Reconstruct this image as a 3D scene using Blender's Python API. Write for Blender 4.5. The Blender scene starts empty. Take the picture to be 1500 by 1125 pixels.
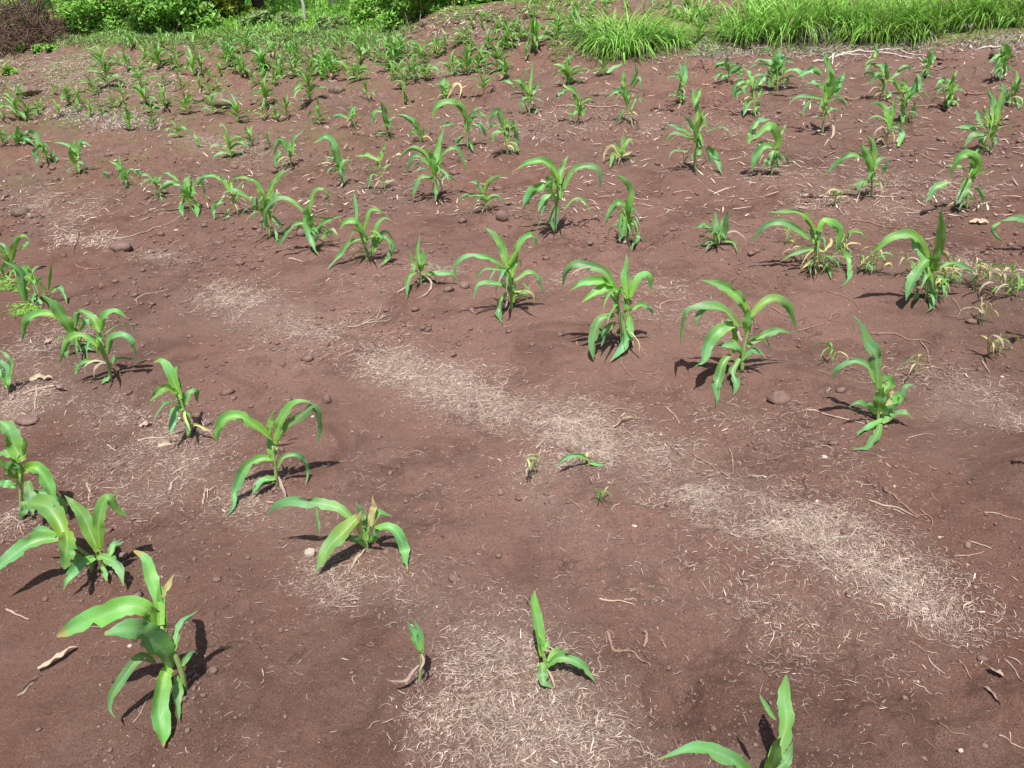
import bpy, math, random
import numpy as np
from mathutils import Vector
random.seed(7); RNG = np.random.default_rng(11)
C = bpy.context.scene.collection
# ---------------------------------------------------------------- camera, sky, sun
F_PX, PITCH, CAM_H, SIDE = 1177.0, math.radians(28.1), 1.5, 0.088
cam_d = bpy.data.cameras.new('camera'); cam = bpy.data.objects.new('camera', cam_d); C.objects.link(cam)
cam_d.sensor_width = 36.0; cam_d.lens = 36.0*F_PX/1500.0; cam_d.clip_start = 0.05; cam_d.clip_end = 500
cam.location = (0, 0, CAM_H); cam.rotation_euler = (math.radians(90)-PITCH, 0, 0)
bpy.context.scene.camera = cam
SUN_DIR = Vector((-0.05, -0.40, 1.0)).normalized()
sd = bpy.data.lights.new('sun', 'SUN'); sd.energy = 4.9; sd.angle = math.radians(0.55); sd.color = (1.0, 0.965, 0.91)
sun = bpy.data.objects.new('sun', sd); C.objects.link(sun); sun.location = (0, 0, 20)
sun.rotation_euler = SUN_DIR.to_track_quat('Z', 'Y').to_euler()
wd = bpy.data.worlds.new('World'); bpy.context.scene.world = wd; wd.use_nodes = True
nt = wd.node_tree; bg = nt.nodes['Background']; sk = nt.nodes.new('ShaderNodeTexSky')
sk.sky_type = 'NISHITA'; sk.sun_disc = False; sk.sun_elevation = math.asin(SUN_DIR.z)
sk.sun_rotation = math.atan2(SUN_DIR.x, SUN_DIR.y); sk.dust_density = 2.5
nt.links.new(sk.outputs[0], bg.inputs[0]); bg.inputs[1].default_value = 0.075
vs = bpy.context.scene.view_settings; vs.view_transform = 'Standard'; vs.look = 'None'; vs.exposure = 0.40; vs.gamma = 1.0
bpy.context.scene.cycles.max_bounces = 6

# ---------------------------------------------------------------- noise and terrain
def _h(ix, iy, s):
    n = (ix*374761393 + iy*668265263 + s*974634777) & 0xFFFFFFFF
    n = ((n ^ (n >> 13))*1274126177) & 0xFFFFFFFF
    return ((n ^ (n >> 16)) & 0xFFFF)/65535.0
def vnoise(x, y, s=0):
    x = np.asarray(x, float); y = np.asarray(y, float)
    ix = np.floor(x).astype(np.int64); iy = np.floor(y).astype(np.int64)
    fx = x-ix; fy = y-iy; fx = fx*fx*fx*(fx*(fx*6-15)+10); fy = fy*fy*fy*(fy*(fy*6-15)+10)
    a = _h(ix, iy, s); b = _h(ix+1, iy, s); c = _h(ix, iy+1, s); d = _h(ix+1, iy+1, s)
    return (a+(b-a)*fx)*(1-fy)+(c+(d-c)*fx)*fy-0.5
def fbm(x, y, s, o=4, g=0.5):
    t = 0; a = 1.0
    for i in range(o):
        ca, sa = math.cos(i*1.1+.3), math.sin(i*1.1+.3)
        t = t+a*vnoise((x*ca-y*sa)*2**i, (x*sa+y*ca)*2**i, s+i); a *= g
    return t
def sstep(a, b, v):
    t = np.clip((v-a)/(b-a), 0, 1); return t*t*(3-2*t)
RX, RY = -0.7096, 0.7046          # direction of the planted rows
BUMPS = []                          # (x, y, sx, sy, h) mounds of soil
def smooth_z(x, y):
    x = np.asarray(x, float); y = np.asarray(y, float)
    z = SIDE*np.clip(x, -14, 14)
    q = np.clip(y-5.5, 0, 5.5); z = z+0.022*q*q+np.clip(y-11, 0, 60)*0.19
    for bx, by, sx, sy, bh in BUMPS:
        z = z+bh*np.exp(-((x-bx)/sx)**2-((y-by)/sy)**2)
    return z
def zt(x, y):
    x = np.asarray(x, float); y = np.asarray(y, float)
    n = RY*x-RX*y
    far = sstep(3, 9, y)
    z = smooth_z(x, y)
    z = z+0.05*fbm(x*0.9, y*0.9, 3, 3)+0.018*fbm(x*3.1, y*3.1, 9, 3)*(1+far)
    z = z+0.012*np.sin(n*2*math.pi/1.25+1.4+1.2*vnoise(x*.5, y*.5, 5))*sstep(1.6, 3, n)
    rough = np.clip(sstep(-0.05, 0.3, fbm(x*1.3, y*1.3, 21, 2))+1.2*np.exp(-((x-.85)/.45)**2-((y-1.25)/.3)**2)+.9*np.exp(-((x+.95)/.3)**2-((y-1.1)/.2)**2), 0, 1.5)
    z = z+(0.007+0.014*rough+0.020*far)*fbm(x*14, y*14, 31, 4, 0.6)+0.012*(1-far)*fbm(x*6.5, y*6.5, 35, 2)
    pit = sstep(0.22, 0.42, vnoise(x*5.5, y*5.5, 77))
    return z-0.018*pit*(0.4+rough)
def ray(px, py):
    u = (np.asarray(px, float)-750)/F_PX; v = -(np.asarray(py, float)-562.5)/F_PX
    return np.stack([u, math.cos(PITCH)+v*math.sin(PITCH), -math.sin(PITCH)+v*math.cos(PITCH)], -1)
def cast(px, py):
    d = ray(np.atleast_1d(px), np.atleast_1d(py)); T = np.geomspace(0.7, 60, 130)
    g = CAM_H+T[None]*d[:, 2:3]-zt(T[None]*d[:, 0:1], T[None]*d[:, 1:2])
    neg = g < 0; i = np.where(neg.any(1), neg.argmax(1), len(T)-1); i = np.maximum(i, 1)
    lo, hi = T[i-1], T[i]
    for _ in range(22):
        m = (lo+hi)/2; f = CAM_H+m*d[:, 2]-zt(m*d[:, 0], m*d[:, 1]); lo = np.where(f > 0, m, lo); hi = np.where(f > 0, hi, m)
    return np.stack([hi*d[:, 0], hi*d[:, 1], CAM_H+hi*d[:, 2]], -1)
def cast1(px, py): return cast(px, py)[0]
# a soil bank behind the middle of the field and heaps of earth
for q in '265,1012 137,838 154,842 32,760 276,641 405,713 538,806 614,999 801,983 1287,616 1087,546 912,505 749,454 617,417 538,382 459,366 395,348 863,681 1356,438 1199,396 1051,361 921,357 812,339 1113,1170'.split():
    p = cast1(*map(float, q.split(','))); BUMPS.append((p[0]+.01, p[1]+.01, .075, .06, .014))
_r = np.random.default_rng(19)
for _ in range(46):                        # hoe marks and old footprints
    yy = 1.0+4.2*_r.uniform()**1.2; BUMPS.append((_r.uniform(-.75, .75)*yy, yy, _r.uniform(.04, .12), _r.uniform(.025, .06), -_r.uniform(.006, .016)))
for (bx_, by_), s1, s2, hh in (((650, 46), .6, .5, .11), ((720, 30), 1.1, .6, .13), ((800, 12), 1.4, .8, .10)):
    p = cast1(bx_, by_); BUMPS.append((p[0], p[1], s1, s2, hh))

# ---------------------------------------------------------------- materials
def mat(name):
    m = bpy.data.materials.new(name); m.use_nodes = True
    return m, m.node_tree, m.node_tree.nodes['Principled BSDF']
def node(t, ty, **kw):
    n = t.nodes.new(ty)
    for k, v in kw.items(): setattr(n, k, v)
    return n
def ramp(t, fac, stops):
    r = t.nodes.new('ShaderNodeValToRGB'); e = r.color_ramp.elements
    while len(e) < len(stops): e.new(0.5)
    for el, (p, c) in zip(e, stops): el.position = p; el.color = (*c, 1)
    t.links.new(fac, r.inputs[0]); return r.outputs[0]
def noise(t, vec, scale, det=4, rough=0.6, dist=0.0):
    n = t.nodes.new('ShaderNodeTexNoise'); n.inputs['Scale'].default_value = scale; n.inputs['Detail'].default_value = det
    n.inputs['Roughness'].default_value = rough; n.inputs['Distortion'].default_value = dist
    t.links.new(vec, n.inputs['Vector']); return n.outputs['Fac']
def mix(t, fac, a, b, mode='MIX'):
    m = t.nodes.new('ShaderNodeMix'); m.data_type = 'RGBA'; m.blend_type = mode
    for s, v in ((m.inputs[0], fac), (m.inputs[6], a), (m.inputs[7], b)):
        if isinstance(v, (int, float)): s.default_value = v
        elif isinstance(v, tuple): s.default_value = (*v, 1)
        else: t.links.new(v, s)
    return m.outputs[2]
def math_(t, op, a, b=None, c=None):
    m = t.nodes.new('ShaderNodeMath'); m.operation = op; m.use_clamp = op in ('ADD', 'SUBTRACT') and c is True
    for i, v in enumerate((a, b)):
        if v is None: continue
        if isinstance(v, (int, float)): m.inputs[i].default_value = v
        else: t.links.new(v, m.inputs[i])
    return m.outputs[0]
def bump(t, h, strength, dist, prev=None):
    b = t.nodes.new('ShaderNodeBump'); b.inputs['Strength'].default_value = strength; b.inputs['Distance'].default_value = dist
    t.links.new(h, b.inputs['Height'])
    if prev: t.links.new(prev, b.inputs['Normal'])
    return b.outputs[0]
def attr(t, name):
    a = t.nodes.new('ShaderNodeAttribute'); a.attribute_name = name; return a

def soil_material():
    m, t, p = mat('red_brown_soil'); co = node(t, 'ShaderNodeTexCoord').outputs['Object']
    big = noise(t, co, 0.9, 5, 0.6, 0.4); mid = noise(t, co, 7, 6, 0.65); fine = noise(t, co, 60, 5, 0.7); gr = noise(t, co, 330, 3, 0.7)
    base = ramp(t, big, [(0.30, (0.208, 0.102, 0.073)), (0.50, (0.192, 0.108, 0.081)), (0.68, (0.174, 0.114, 0.090))])
    dry = attr(t, 'dry').outputs['Fac']; base = mix(t, dry, base, (0.285, 0.163, 0.128))  # paler tone carries the painted lens vignette as well as drier soil
    c = mix(t, math_(t, 'MULTIPLY', ramp(t, mid, [(0.42, (0, 0, 0)), (0.70, (1, 1, 1))]), 0.5), base, (0.255, 0.155, 0.124))
    c = mix(t, math_(t, 'MULTIPLY', ramp(t, mid, [(0.25, (1, 1, 1)), (0.42, (0, 0, 0))]), 0.55), c, (0.10, 0.050, 0.037))
    c = mix(t, ramp(t, fine, [(0.30, (.7, .7, .7)), (0.38, (0, 0, 0))]), c, (0.075, 0.038, 0.030))
    c = mix(t, ramp(t, fine, [(0.60, (0, 0, 0)), (0.70, (.6, .6, .6))]), c, (0.36, 0.245, 0.205))
    dark = noise(t, co, 23, 5, 0.75, 1.5); c = mix(t, ramp(t, dark, [(0.30, (.75, .75, .75)), (0.38, (0, 0, 0))]), c, (0.080, 0.042, 0.033))
    c = mix(t, ramp(t, gr, [(0.56, (0, 0, 0)), (0.68, (.7, .7, .7))]), c, (0.38, 0.265, 0.22))
    c = mix(t, math_(t, 'MULTIPLY', ramp(t, noise(t, co, 2.6, 6, 0.7, 0.8), [(0.50, (0, 0, 0)), (0.62, (1, 1, 1))]), 0.48), c, (0.108, 0.054, 0.040))
    c = mix(t, ramp(t, gr, [(0.32, (.8, .8, .8)), (0.43, (0, 0, 0))]), c, (0.07, 0.038, 0.030))
    vo = node(t, 'ShaderNodeTexVoronoi', feature='DISTANCE_TO_EDGE'); vo.inputs['Scale'].default_value = 6.5
    wv = node(t, 'ShaderNodeVectorMath', operation='ADD'); nz = node(t, 'ShaderNodeTexNoise'); nz.inputs['Scale'].default_value = 9; nz.inputs['Detail'].default_value = 4
    sc_ = node(t, 'ShaderNodeVectorMath', operation='SCALE'); sc_.inputs['Scale'].default_value = 0.16
    t.links.new(co, nz.inputs['Vector']); t.links.new(nz.outputs['Color'], sc_.inputs[0]); t.links.new(co, wv.inputs[0]); t.links.new(sc_.outputs[0], wv.inputs[1]); t.links.new(wv.outputs[0], vo.inputs['Vector'])
    crack = math_(t, 'MULTIPLY', ramp(t, vo.outputs['Distance'], [(0.0, (1, 1, 1)), (0.022, (0, 0, 0))]), ramp(t, noise(t, co, 1.7, 4, 0.6), [(0.52, (0, 0, 0)), (0.62, (.75, .75, .75))]))
    c = mix(t, crack, c, (0.060, 0.030, 0.022))
    ch = attr(t, 'chaff').outputs['Fac']; speck = noise(t, co, 120, 4, 0.75, 1.0)
    k = math_(t, 'MULTIPLY', ch, ramp(t, speck, [(0.40, (.10, .10, .10)), (0.62, (.8, .8, .8))]))
    c = mix(t, k, c, (0.36, 0.265, 0.215))
    g = attr(t, 'green').outputs['Fac']
    gcol = ramp(t, noise(t, co, 2.2, 6, 0.7), [(0.3, (0.085, 0.17, 0.028)), (0.55, (0.15, 0.29, 0.04)), (0.75, (0.20, 0.34, 0.06))])
    gk = math_(t, 'MULTIPLY', g, ramp(t, noise(t, co, 11, 5, 0.7), [(0.30, (.55, .55, .55)), (0.55, (1, 1, 1))]))
    c = mix(t, gk, c, gcol)
    t.links.new(c, p.inputs['Base Color']); p.inputs['Roughness'].default_value = 0.95; p.inputs['Specular IOR Level'].default_value = 0.15
    b1 = bump(t, fine, 1.0, 0.016); b2 = bump(t, gr, 1.0, 0.006, b1); b3 = bump(t, mid, 0.5, 0.02, b2)
    t.links.new(b3, p.inputs['Normal']); return m

def leaf_material(name, young, mature, rib, trans, rough=0.42, dry=False):
    m, t, p = mat(name); uv = node(t, 'ShaderNodeUVMap').outputs[0]
    sx = node(t, 'ShaderNodeSeparateXYZ'); t.links.new(uv, sx.inputs[0]); u, v = sx.outputs[0], sx.outputs[1]
    co = node(t, 'ShaderNodeTexCoord').outputs['Object']; oi = node(t, 'ShaderNodeObjectInfo').outputs['Random']
    patch = noise(t, co, 14, 4, 0.6)
    c = ramp(t, v, [(0.0, young), (0.5, mature), (1.0, mature)])
    c = mix(t, ramp(t, patch, [(0.35, (0, 0, 0)), (0.75, (.7, .7, .7))]), c, young)
    hs = node(t, 'ShaderNodeHueSaturation'); hs.inputs['Fac'].default_value = 1
    t.links.new(math_(t, 'ADD', 0.485, math_(t, 'MULTIPLY', oi, 0.03)), hs.inputs['Hue'])
    t.links.new(math_(t, 'ADD', 0.80, math_(t, 'MULTIPLY', oi, 0.42)), hs.inputs['Value']); t.links.new(c, hs.inputs['Color']); c = hs.outputs[0]
    mid = math_(t, 'ABSOLUTE', math_(t, 'SUBTRACT', u, 0.5))
    veins = math_(t, 'SINE', math_(t, 'MULTIPLY', u, 75.0))
    c = mix(t, math_(t, 'MULTIPLY', ramp(t, veins, [(0.5, (0, 0, 0)), (1, (1, 1, 1))]), 0.17), c, rib)
    fade = ramp(t, v, [(0.0, (1, 1, 1)), (0.85, (.15, .15, .15))])
    c = mix(t, math_(t, 'MULTIPLY', ramp(t, mid, [(0.04, (.9, .9, .9)), (0.085, (0, 0, 0))]), fade), c, rib)
    dust = noise(t, co, 9, 5, 0.7); c = mix(t, ramp(t, dust, [(0.50, (0, 0, 0)), (0.72, (.30, .30, .30))]), c, (0.30, 0.26, 0.17))
    spots = noise(t, co, 60, 3, 0.6)
    c = mix(t, ramp(t, spots, [(0.70, (0, 0, 0)), (0.78, (.5, .5, .5))]), c, (0.32, 0.27, 0.13))
    tipn = math_(t, 'ADD', v, math_(t, 'MULTIPLY', math_(t, 'SUBTRACT', oi, 0.62), 0.22))
    c = mix(t, ramp(t, tipn, [(0.93, (0, 0, 0)), (1.0, (.9, .9, .9))]), c, (0.42, 0.33, 0.13))
    t.links.new(c, p.inputs['Base Color']); p.inputs['Roughness'].default_value = rough; p.inputs['Specular IOR Level'].default_value = 0.65
    h = math_(t, 'ADD', math_(t, 'MULTIPLY', veins, 0.06), noise(t, co, 40, 3, 0.5))
    t.links.new(bump(t, h, 0.6, 0.003), p.inputs['Normal'])
    tr = node(t, 'ShaderNodeBsdfTranslucent'); ms = node(t, 'ShaderNodeMixShader'); ms.inputs[0].default_value = trans
    hole = ramp(t, noise(t, co, 24, 2, 0.5), [(0.735, (0, 0, 0)), (0.745, (1, 1, 1))])
    tc = mix(t, 0.55, c, tuple(min(1, x*1.6) for x in young)); t.links.new(tc, tr.inputs[0])
    out = t.nodes['Material Output']
    t.links.new(p.outputs[0], ms.inputs[1]); t.links.new(tr.outputs[0], ms.inputs[2]); tp = node(t, 'ShaderNodeBsdfTransparent'); m2 = node(t, 'ShaderNodeMixShader'); t.links.new(hole, m2.inputs[0]); t.links.new(ms.outputs[0], m2.inputs[1]); t.links.new(tp.outputs[0], m2.inputs[2])
    t.links.new(m2.outputs[0], out.inputs[0]); return m

def plain(name, stops, scale=8, rough=0.85, bs=0.4, bd=0.004, stretch=None, trans=0.0, tint=None, spec=0.3):
    m, t, p = mat(name); co = node(t, 'ShaderNodeTexCoord').outputs['Object']
    if stretch:
        mp = node(t, 'ShaderNodeMapping'); mp.inputs['Scale'].default_value = stretch; t.links.new(co, mp.inputs[0]); co = mp.outputs[0]
    n = noise(t, co, scale, 5, 0.65); c = ramp(t, n, stops)
    if tint:
        a = attr(t, tint).outputs['Fac']; hs = node(t, 'ShaderNodeHueSaturation')
        t.links.new(math_(t, 'ADD', 0.45, math_(t, 'MULTIPLY', a, 1.0)), hs.inputs['Value'])
        t.links.new(math_(t, 'ADD', 0.475, math_(t, 'MULTIPLY', a, 0.04)), hs.inputs['Hue']); t.links.new(c, hs.inputs['Color']); c = hs.outputs[0]
    t.links.new(c, p.inputs['Base Color']); p.inputs['Roughness'].default_value = rough; p.inputs['Specular IOR Level'].default_value = spec
    if bs: t.links.new(bump(t, noise(t, co, scale*3, 5, 0.7), bs, bd), p.inputs['Normal'])
    if trans:
        tr = node(t, 'ShaderNodeBsdfTranslucent'); ms = node(t, 'ShaderNodeMixShader'); ms.inputs[0].default_value = trans
        t.links.new(c, tr.inputs[0]); t.links.new(p.outputs[0], ms.inputs[1]); t.links.new(tr.outputs[0], ms.inputs[2])
        t.links.new(ms.outputs[0], t.nodes['Material Output'].inputs[0])
    return m
M = {}
M['soil'] = soil_material()
M['young'] = leaf_material('young_maize_leaf', (0.22, 0.44, 0.03), (0.135, 0.385, 0.115), (0.36, 0.54, 0.20), 0.30, 0.5)
M['mature'] = leaf_material('mature_maize_leaf', (0.18, 0.41, 0.055), (0.115, 0.335, 0.130), (0.30, 0.48, 0.30), 0.24, 0.48)
M['yellow'] = leaf_material('yellowing_leaf', (0.50, 0.50, 0.17), (0.52, 0.46, 0.22), (0.6, 0.58, 0.35), 0.22, 0.6)
M['dry'] = leaf_material('dried_leaf', (0.44, 0.35, 0.26), (0.40, 0.30, 0.23), (0.48, 0.38, 0.30), 0.10, 0.85)
M['stalk'] = plain('maize_stalk', [(0.3, (0.20, 0.33, 0.09)), (0.6, (0.30, 0.40, 0.15)), (0.8, (0.42, 0.42, 0.24))], 18, 0.5)
M['litter'] = plain('dry_root_litter', [(0.3, (0.46, 0.345, 0.275)), (0.7, (0.68, 0.56, 0.475))], 30, 0.9, 0, tint='tone')
M['twig'] = plain('dry_twig_bark', [(0.3, (0.20, 0.115, 0.082)), (0.7, (0.36, 0.235, 0.175))], 40, 0.9)
M['pale_twig'] = plain('bleached_twig', [(0.3, (0.30, 0.21, 0.16)), (0.7, (0.50, 0.39, 0.31))], 40, 0.9)
M['dark_twig'] = plain('dark_twig', [(0.3, (0.075, 0.045, 0.035)), (0.7, (0.16, 0.10, 0.08))], 40, 0.9)
M['bleached'] = plain('bleached_wood', [(0.3, (0.46, 0.40, 0.36)), (0.7, (0.70, 0.64, 0.59))], 30, 0.9)
M['crumb'] = plain('soil_crumb', [(0.3, (0.13, 0.080, 0.065)), (0.6, (0.21, 0.135, 0.112)), (0.8, (0.29, 0.20, 0.165))], 25, 0.95, 0.5)
M['stone'] = plain('field_stone', [(0.3, (0.10, 0.066, 0.052)), (0.48, (0.20, 0.14, 0.108)), (0.7, (0.31, 0.235, 0.185))], 22, 0.9, 1.0, 0.02)
M['pebble'] = plain('pale_pebble', [(0.3, (0.34, 0.26, 0.22)), (0.7, (0.55, 0.46, 0.39))], 60, 0.8)
M['grass'] = plain('long_grass', [(0.3, (0.17, 0.38, 0.05)), (0.7, (0.31, 0.56, 0.11))], 6, 0.5, 0, trans=0.25, tint='tone')
M['lime'] = plain('lime_grass', [(0.3, (0.20, 0.46, 0.07)), (0.7, (0.35, 0.64, 0.13))], 6, 0.5, 0, trans=0.25, tint='tone')
M['weed'] = plain('weed_leaf', [(0.3, (0.17, 0.31, 0.09)), (0.7, (0.30, 0.44, 0.16))], 6, 0.6, 0, trans=0.2, tint='tone')
M['bush'] = plain('bush_leaf', [(0.3, (0.22, 0.50, 0.10)), (0.7, (0.42, 0.72, 0.16))], 3, 0.5, 0, trans=0.4, tint='tone')
M['bush_lime'] = plain('lime_bush_leaf', [(0.3, (0.24, 0.38, 0.02)), (0.7, (0.34, 0.48, 0.03))], 3, 0.5, 0, trans=0.25, tint='tone')
M['bark_pale'] = plain('pale_bark', [(0.3, (0.40, 0.38, 0.37)), (0.7, (0.62, 0.60, 0.58))], 9, 0.9, 0.8, 0.01)
M['bark_dark'] = plain('dark_bark', [(0.3, (0.035, 0.022, 0.018)), (0.7, (0.10, 0.07, 0.055))], 9, 0.9, 0.8, 0.02)
M['straw'] = plain('grey_straw', [(0.3, (0.30, 0.25, 0.22)), (0.7, (0.50, 0.44, 0.39))], 20, 0.9, 0, tint='tone')

# ---------------------------------------------------------------- mesh helpers
def tag(o, label=None, cat=None, group=None, kind=None):
    if label: o['label'] = label
    if cat: o['category'] = cat
    if group: o['group'] = group
    if kind: o['kind'] = kind
    return o
def empty(name, loc, label, cat, group=None):
    o = bpy.data.objects.new(name, None); o.empty_display_size = 0.05; C.objects.link(o); o.location = loc
    return tag(o, label, cat, group)
def raw_mesh(name, V, faces, m, uv=None, tone=None, smooth=True):
    """V (n,3); faces (k,3|4) int array"""
    V = np.asarray(V, np.float32); faces = np.asarray(faces, np.int32); k, c = faces.shape
    me = bpy.data.meshes.new(name); me.vertices.add(len(V)); me.vertices.foreach_set('co', V.ravel())
    me.loops.add(k*c); me.loops.foreach_set('vertex_index', faces.ravel())
    me.polygons.add(k); me.polygons.foreach_set('loop_start', np.arange(0, k*c, c, dtype=np.int32))
    me.polygons.foreach_set('use_smooth', np.full(k, smooth))
    me.update(calc_edges=True)
    if uv is not None:
        l = me.uv_layers.new(name='UVMap'); l.data.foreach_set('uv', np.asarray(uv, np.float32)[faces.ravel()].ravel())
    if tone is not None:
        for nm, arr in (tone.items() if isinstance(tone, dict) else (('tone', tone),)):
            a = me.attributes.new(nm, 'FLOAT', 'POINT'); a.data.foreach_set('value', np.asarray(arr, np.float32))
    me.materials.append(m); me.validate(); return me
def link(name, me, parent=None, loc=None):
    o = bpy.data.objects.new(name, me); C.objects.link(o)
    if parent: o.parent = parent
    if loc is not None: o.location = loc
    return o
def catmull(P, n):
    P = np.asarray(P, float)
    if len(P) == 2: return P[0]+(P[1]-P[0])*np.linspace(0, 1, n)[:, None]
    Q = np.vstack([2*P[0]-P[1], P, 2*P[-1]-P[-2]])
    seg = np.linalg.norm(np.diff(P, axis=0), axis=1); cum = np.concatenate([[0], np.cumsum(seg)])
    out = []
    for s in np.linspace(0, cum[-1], n):
        i = min(np.searchsorted(cum, s, side='right')-1, len(P)-2); t = (s-cum[i])/max(seg[i], 1e-9)
        a, b, c, d = Q[i], Q[i+1], Q[i+2], Q[i+3]
        out.append(0.5*(2*b+(c-a)*t+(2*a-5*b+4*c-d)*t*t+(3*b-a-3*c+d)*t**3))
    return np.array(out)
def unit(v): return v/np.maximum(np.linalg.norm(v, axis=-1, keepdims=True), 1e-9)
def tube_arrays(P, R, sides=7, caps=True):
    P = np.asarray(P, float); R = np.broadcast_to(R, (len(P),))
    if caps:                                   # rounded ends: a ring that closes on the axis
        e0 = P[0]-(P[1]-P[0])*0.02; e1 = P[-1]+(P[-1]-P[-2])*0.02
        P = np.vstack([e0, P, e1]); R = np.concatenate([[R[0]*.02], R, [R[-1]*.02]])
    n = len(P)
    T = unit(np.gradient(P, axis=0)); ref = np.array([0.3, 0.2, 0.93]) if abs(T[0, 2]) < .8 else np.array([1., 0.1, 0])
    A = unit(np.cross(T, ref)); B = np.cross(T, A); th = np.arange(sides)*2*math.pi/sides
    V = (P[:, None]+R[:, None, None]*(np.cos(th)[None, :, None]*A[:, None]+np.sin(th)[None, :, None]*B[:, None])).reshape(-1, 3)
    i = np.arange(n-1)[:, None]*sides; j = np.arange(sides)[None]; k = (j+1) % sides
    Fc = np.stack([i+j, i+k, i+sides+k, i+sides+j], -1).reshape(-1, 4)
    return V, Fc
class Bag:
    def __init__(s): s.V = []; s.F = []; s.T = []; s.n = 0
    def add(s, V, F, tone=0.5):
        s.V.append(V); s.F.append(np.asarray(F)+s.n); s.T.append(np.broadcast_to(tone, (len(V),))); s.n += len(V)
    def mesh(s, name, m, origin=(0, 0, 0)):
        return raw_mesh(name, np.vstack(s.V)-np.asarray(origin), np.vstack(s.F), m, tone=np.concatenate(s.T))
def tube_mesh(name, P, R, m, origin, sides=7):
    V, Fq = tube_arrays(P, R, sides)
    return raw_mesh(name, V-np.asarray(origin), Fq, m)

def leaf_arrays(P, W, rng, view=None, nseg=15, twist=0.38, blunt=False):
    """blade swept along P (world) with maximum width W; returns V, F, UV"""
    Q = catmull(P, nseg); Lq = np.linalg.norm(np.diff(Q, axis=0), axis=1).sum(); wb = rng.normal(0, .013*Lq, (5, 3)); wb[0] = 0
    Q = Q+np.stack([np.interp(np.linspace(0, 1, nseg), [0, .3, .55, .8, 1], wb[:, k]) for k in range(3)], -1)
    T = unit(np.gradient(Q, axis=0)); t = np.linspace(0, 1, nseg)
    Z = np.array([0, 0, 1.0]); Sn = np.cross(T, Z); ln = np.linalg.norm(Sn, axis=1, keepdims=True)
    if view is not None:
        Si = unit(np.cross(T, unit(Q-view))); sg = np.sign((Si*Sn).sum(1, keepdims=True)); S = unit(Si+0.55*sg*Sn*np.minimum(1, ln*2))
    else:
        avg = Sn.mean(0); avg = avg/max(np.linalg.norm(avg), 1e-6); S = unit(np.where(ln > 0.25, Sn, avg))
    for i in range(1, nseg):
        if (S[i]*S[i-1]).sum() < 0: S[i] = -S[i]
    for _ in range(2): S[1:-1] = (S[:-2]+2*S[1:-1]+S[2:])/4
    S = unit(S-(S*T).sum(1, keepdims=True)*T); N = np.cross(S, T)
    a = rng.uniform(-twist, twist)+t*rng.uniform(-twist, twist)*1.6
    S2 = S*np.cos(a)[:, None]+N*np.sin(a)[:, None]; N2 = np.cross(S2, T); N2 = np.where(N2[:, 2:3] < -0.2, -N2, N2)
    m_ = .55 if blunt else rng.uniform(.36, .5)
    w = np.where(t < m_, .5+.5*np.sin(t/m_*math.pi/2), np.maximum(0, 1-np.maximum(0, (t-m_)/(1-m_))**(2.8 if blunt else 1.8))**(.9 if blunt else 1.1))
    w = np.maximum(w, 0.16 if blunt else 0.03)*W/2
    bites = []; us = np.array([-1, -.55, 0, .55, 1]); fold = np.array([.46, .18, -.14, .18, .46])*rng.uniform(.3, 1.5)
    for _ in range(int(rng.integers(0, 4))): edge_i = int(rng.integers(3, nseg-2)); notch = (edge_i, int(rng.choice([0, 4])), rng.uniform(.35, .75)); bites.append(notch)
    ph = rng.uniform(0, 6.28, 2); fr = rng.uniform(9, 17)
    wav = np.zeros((nseg, 5)); wav[:, 0] = .26*np.sin(fr*t+ph[0]); wav[:, 4] = .26*np.sin(fr*1.13*t+ph[1]); wav[:, 1] = wav[:, 0]*.4; wav[:, 3] = wav[:, 4]*.4
    edge = 1+rng.normal(0, .07, (nseg, 5))
    for bi, bs_, bk in bites: edge[bi, bs_] *= bk; edge[min(bi+1, nseg-1), bs_] *= (1+bk)/2
    V = Q[:, None]+S2[:, None]*(us[None, :, None]*edge[..., None]*w[:, None, None])+N2[:, None]*((fold[None]*(1-.35*t[:, None])+wav)*w[:, None])[..., None]
    uv = np.stack(np.broadcast_arrays((us[None]+1)/2, t[:, None]), -1).reshape(-1, 2)
    i = np.arange(nseg-1)[:, None]*5; j = np.arange(4)[None]
    Fc = np.stack([i+j, i+j+1, i+j+6, i+j+5], -1).reshape(-1, 4)
    return V.reshape(-1, 3), Fc, uv
# ---------------------------------------------------------------- the ground: one sheet
def axis_lines(a, b, step0, growth, far):
    r = [0.0]; st = step0
    while r[-1] < a: r.append(r[-1]+step0)
    while r[-1] < b: st *= growth; r.append(r[-1]+st)
    while r[-1] < far: st *= 1.35; r.append(r[-1]+st)
    return np.array(r)
xp = axis_lines(1.9, 9, 0.0095, 1.0085, 90); X = np.concatenate([-xp[:0:-1], xp])
yp = axis_lines(1.7, 15, 0.0085, 1.0062, 110)+0.85
Y = np.concatenate([[-60, -25, -10, -4, -1.5, -.4, .1, .4, .6, .72, .8], yp])
GX, GY = np.meshgrid(X, Y); gx, gy = GX.ravel(), GY.ravel(); gz = zt(gx, gy)
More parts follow.
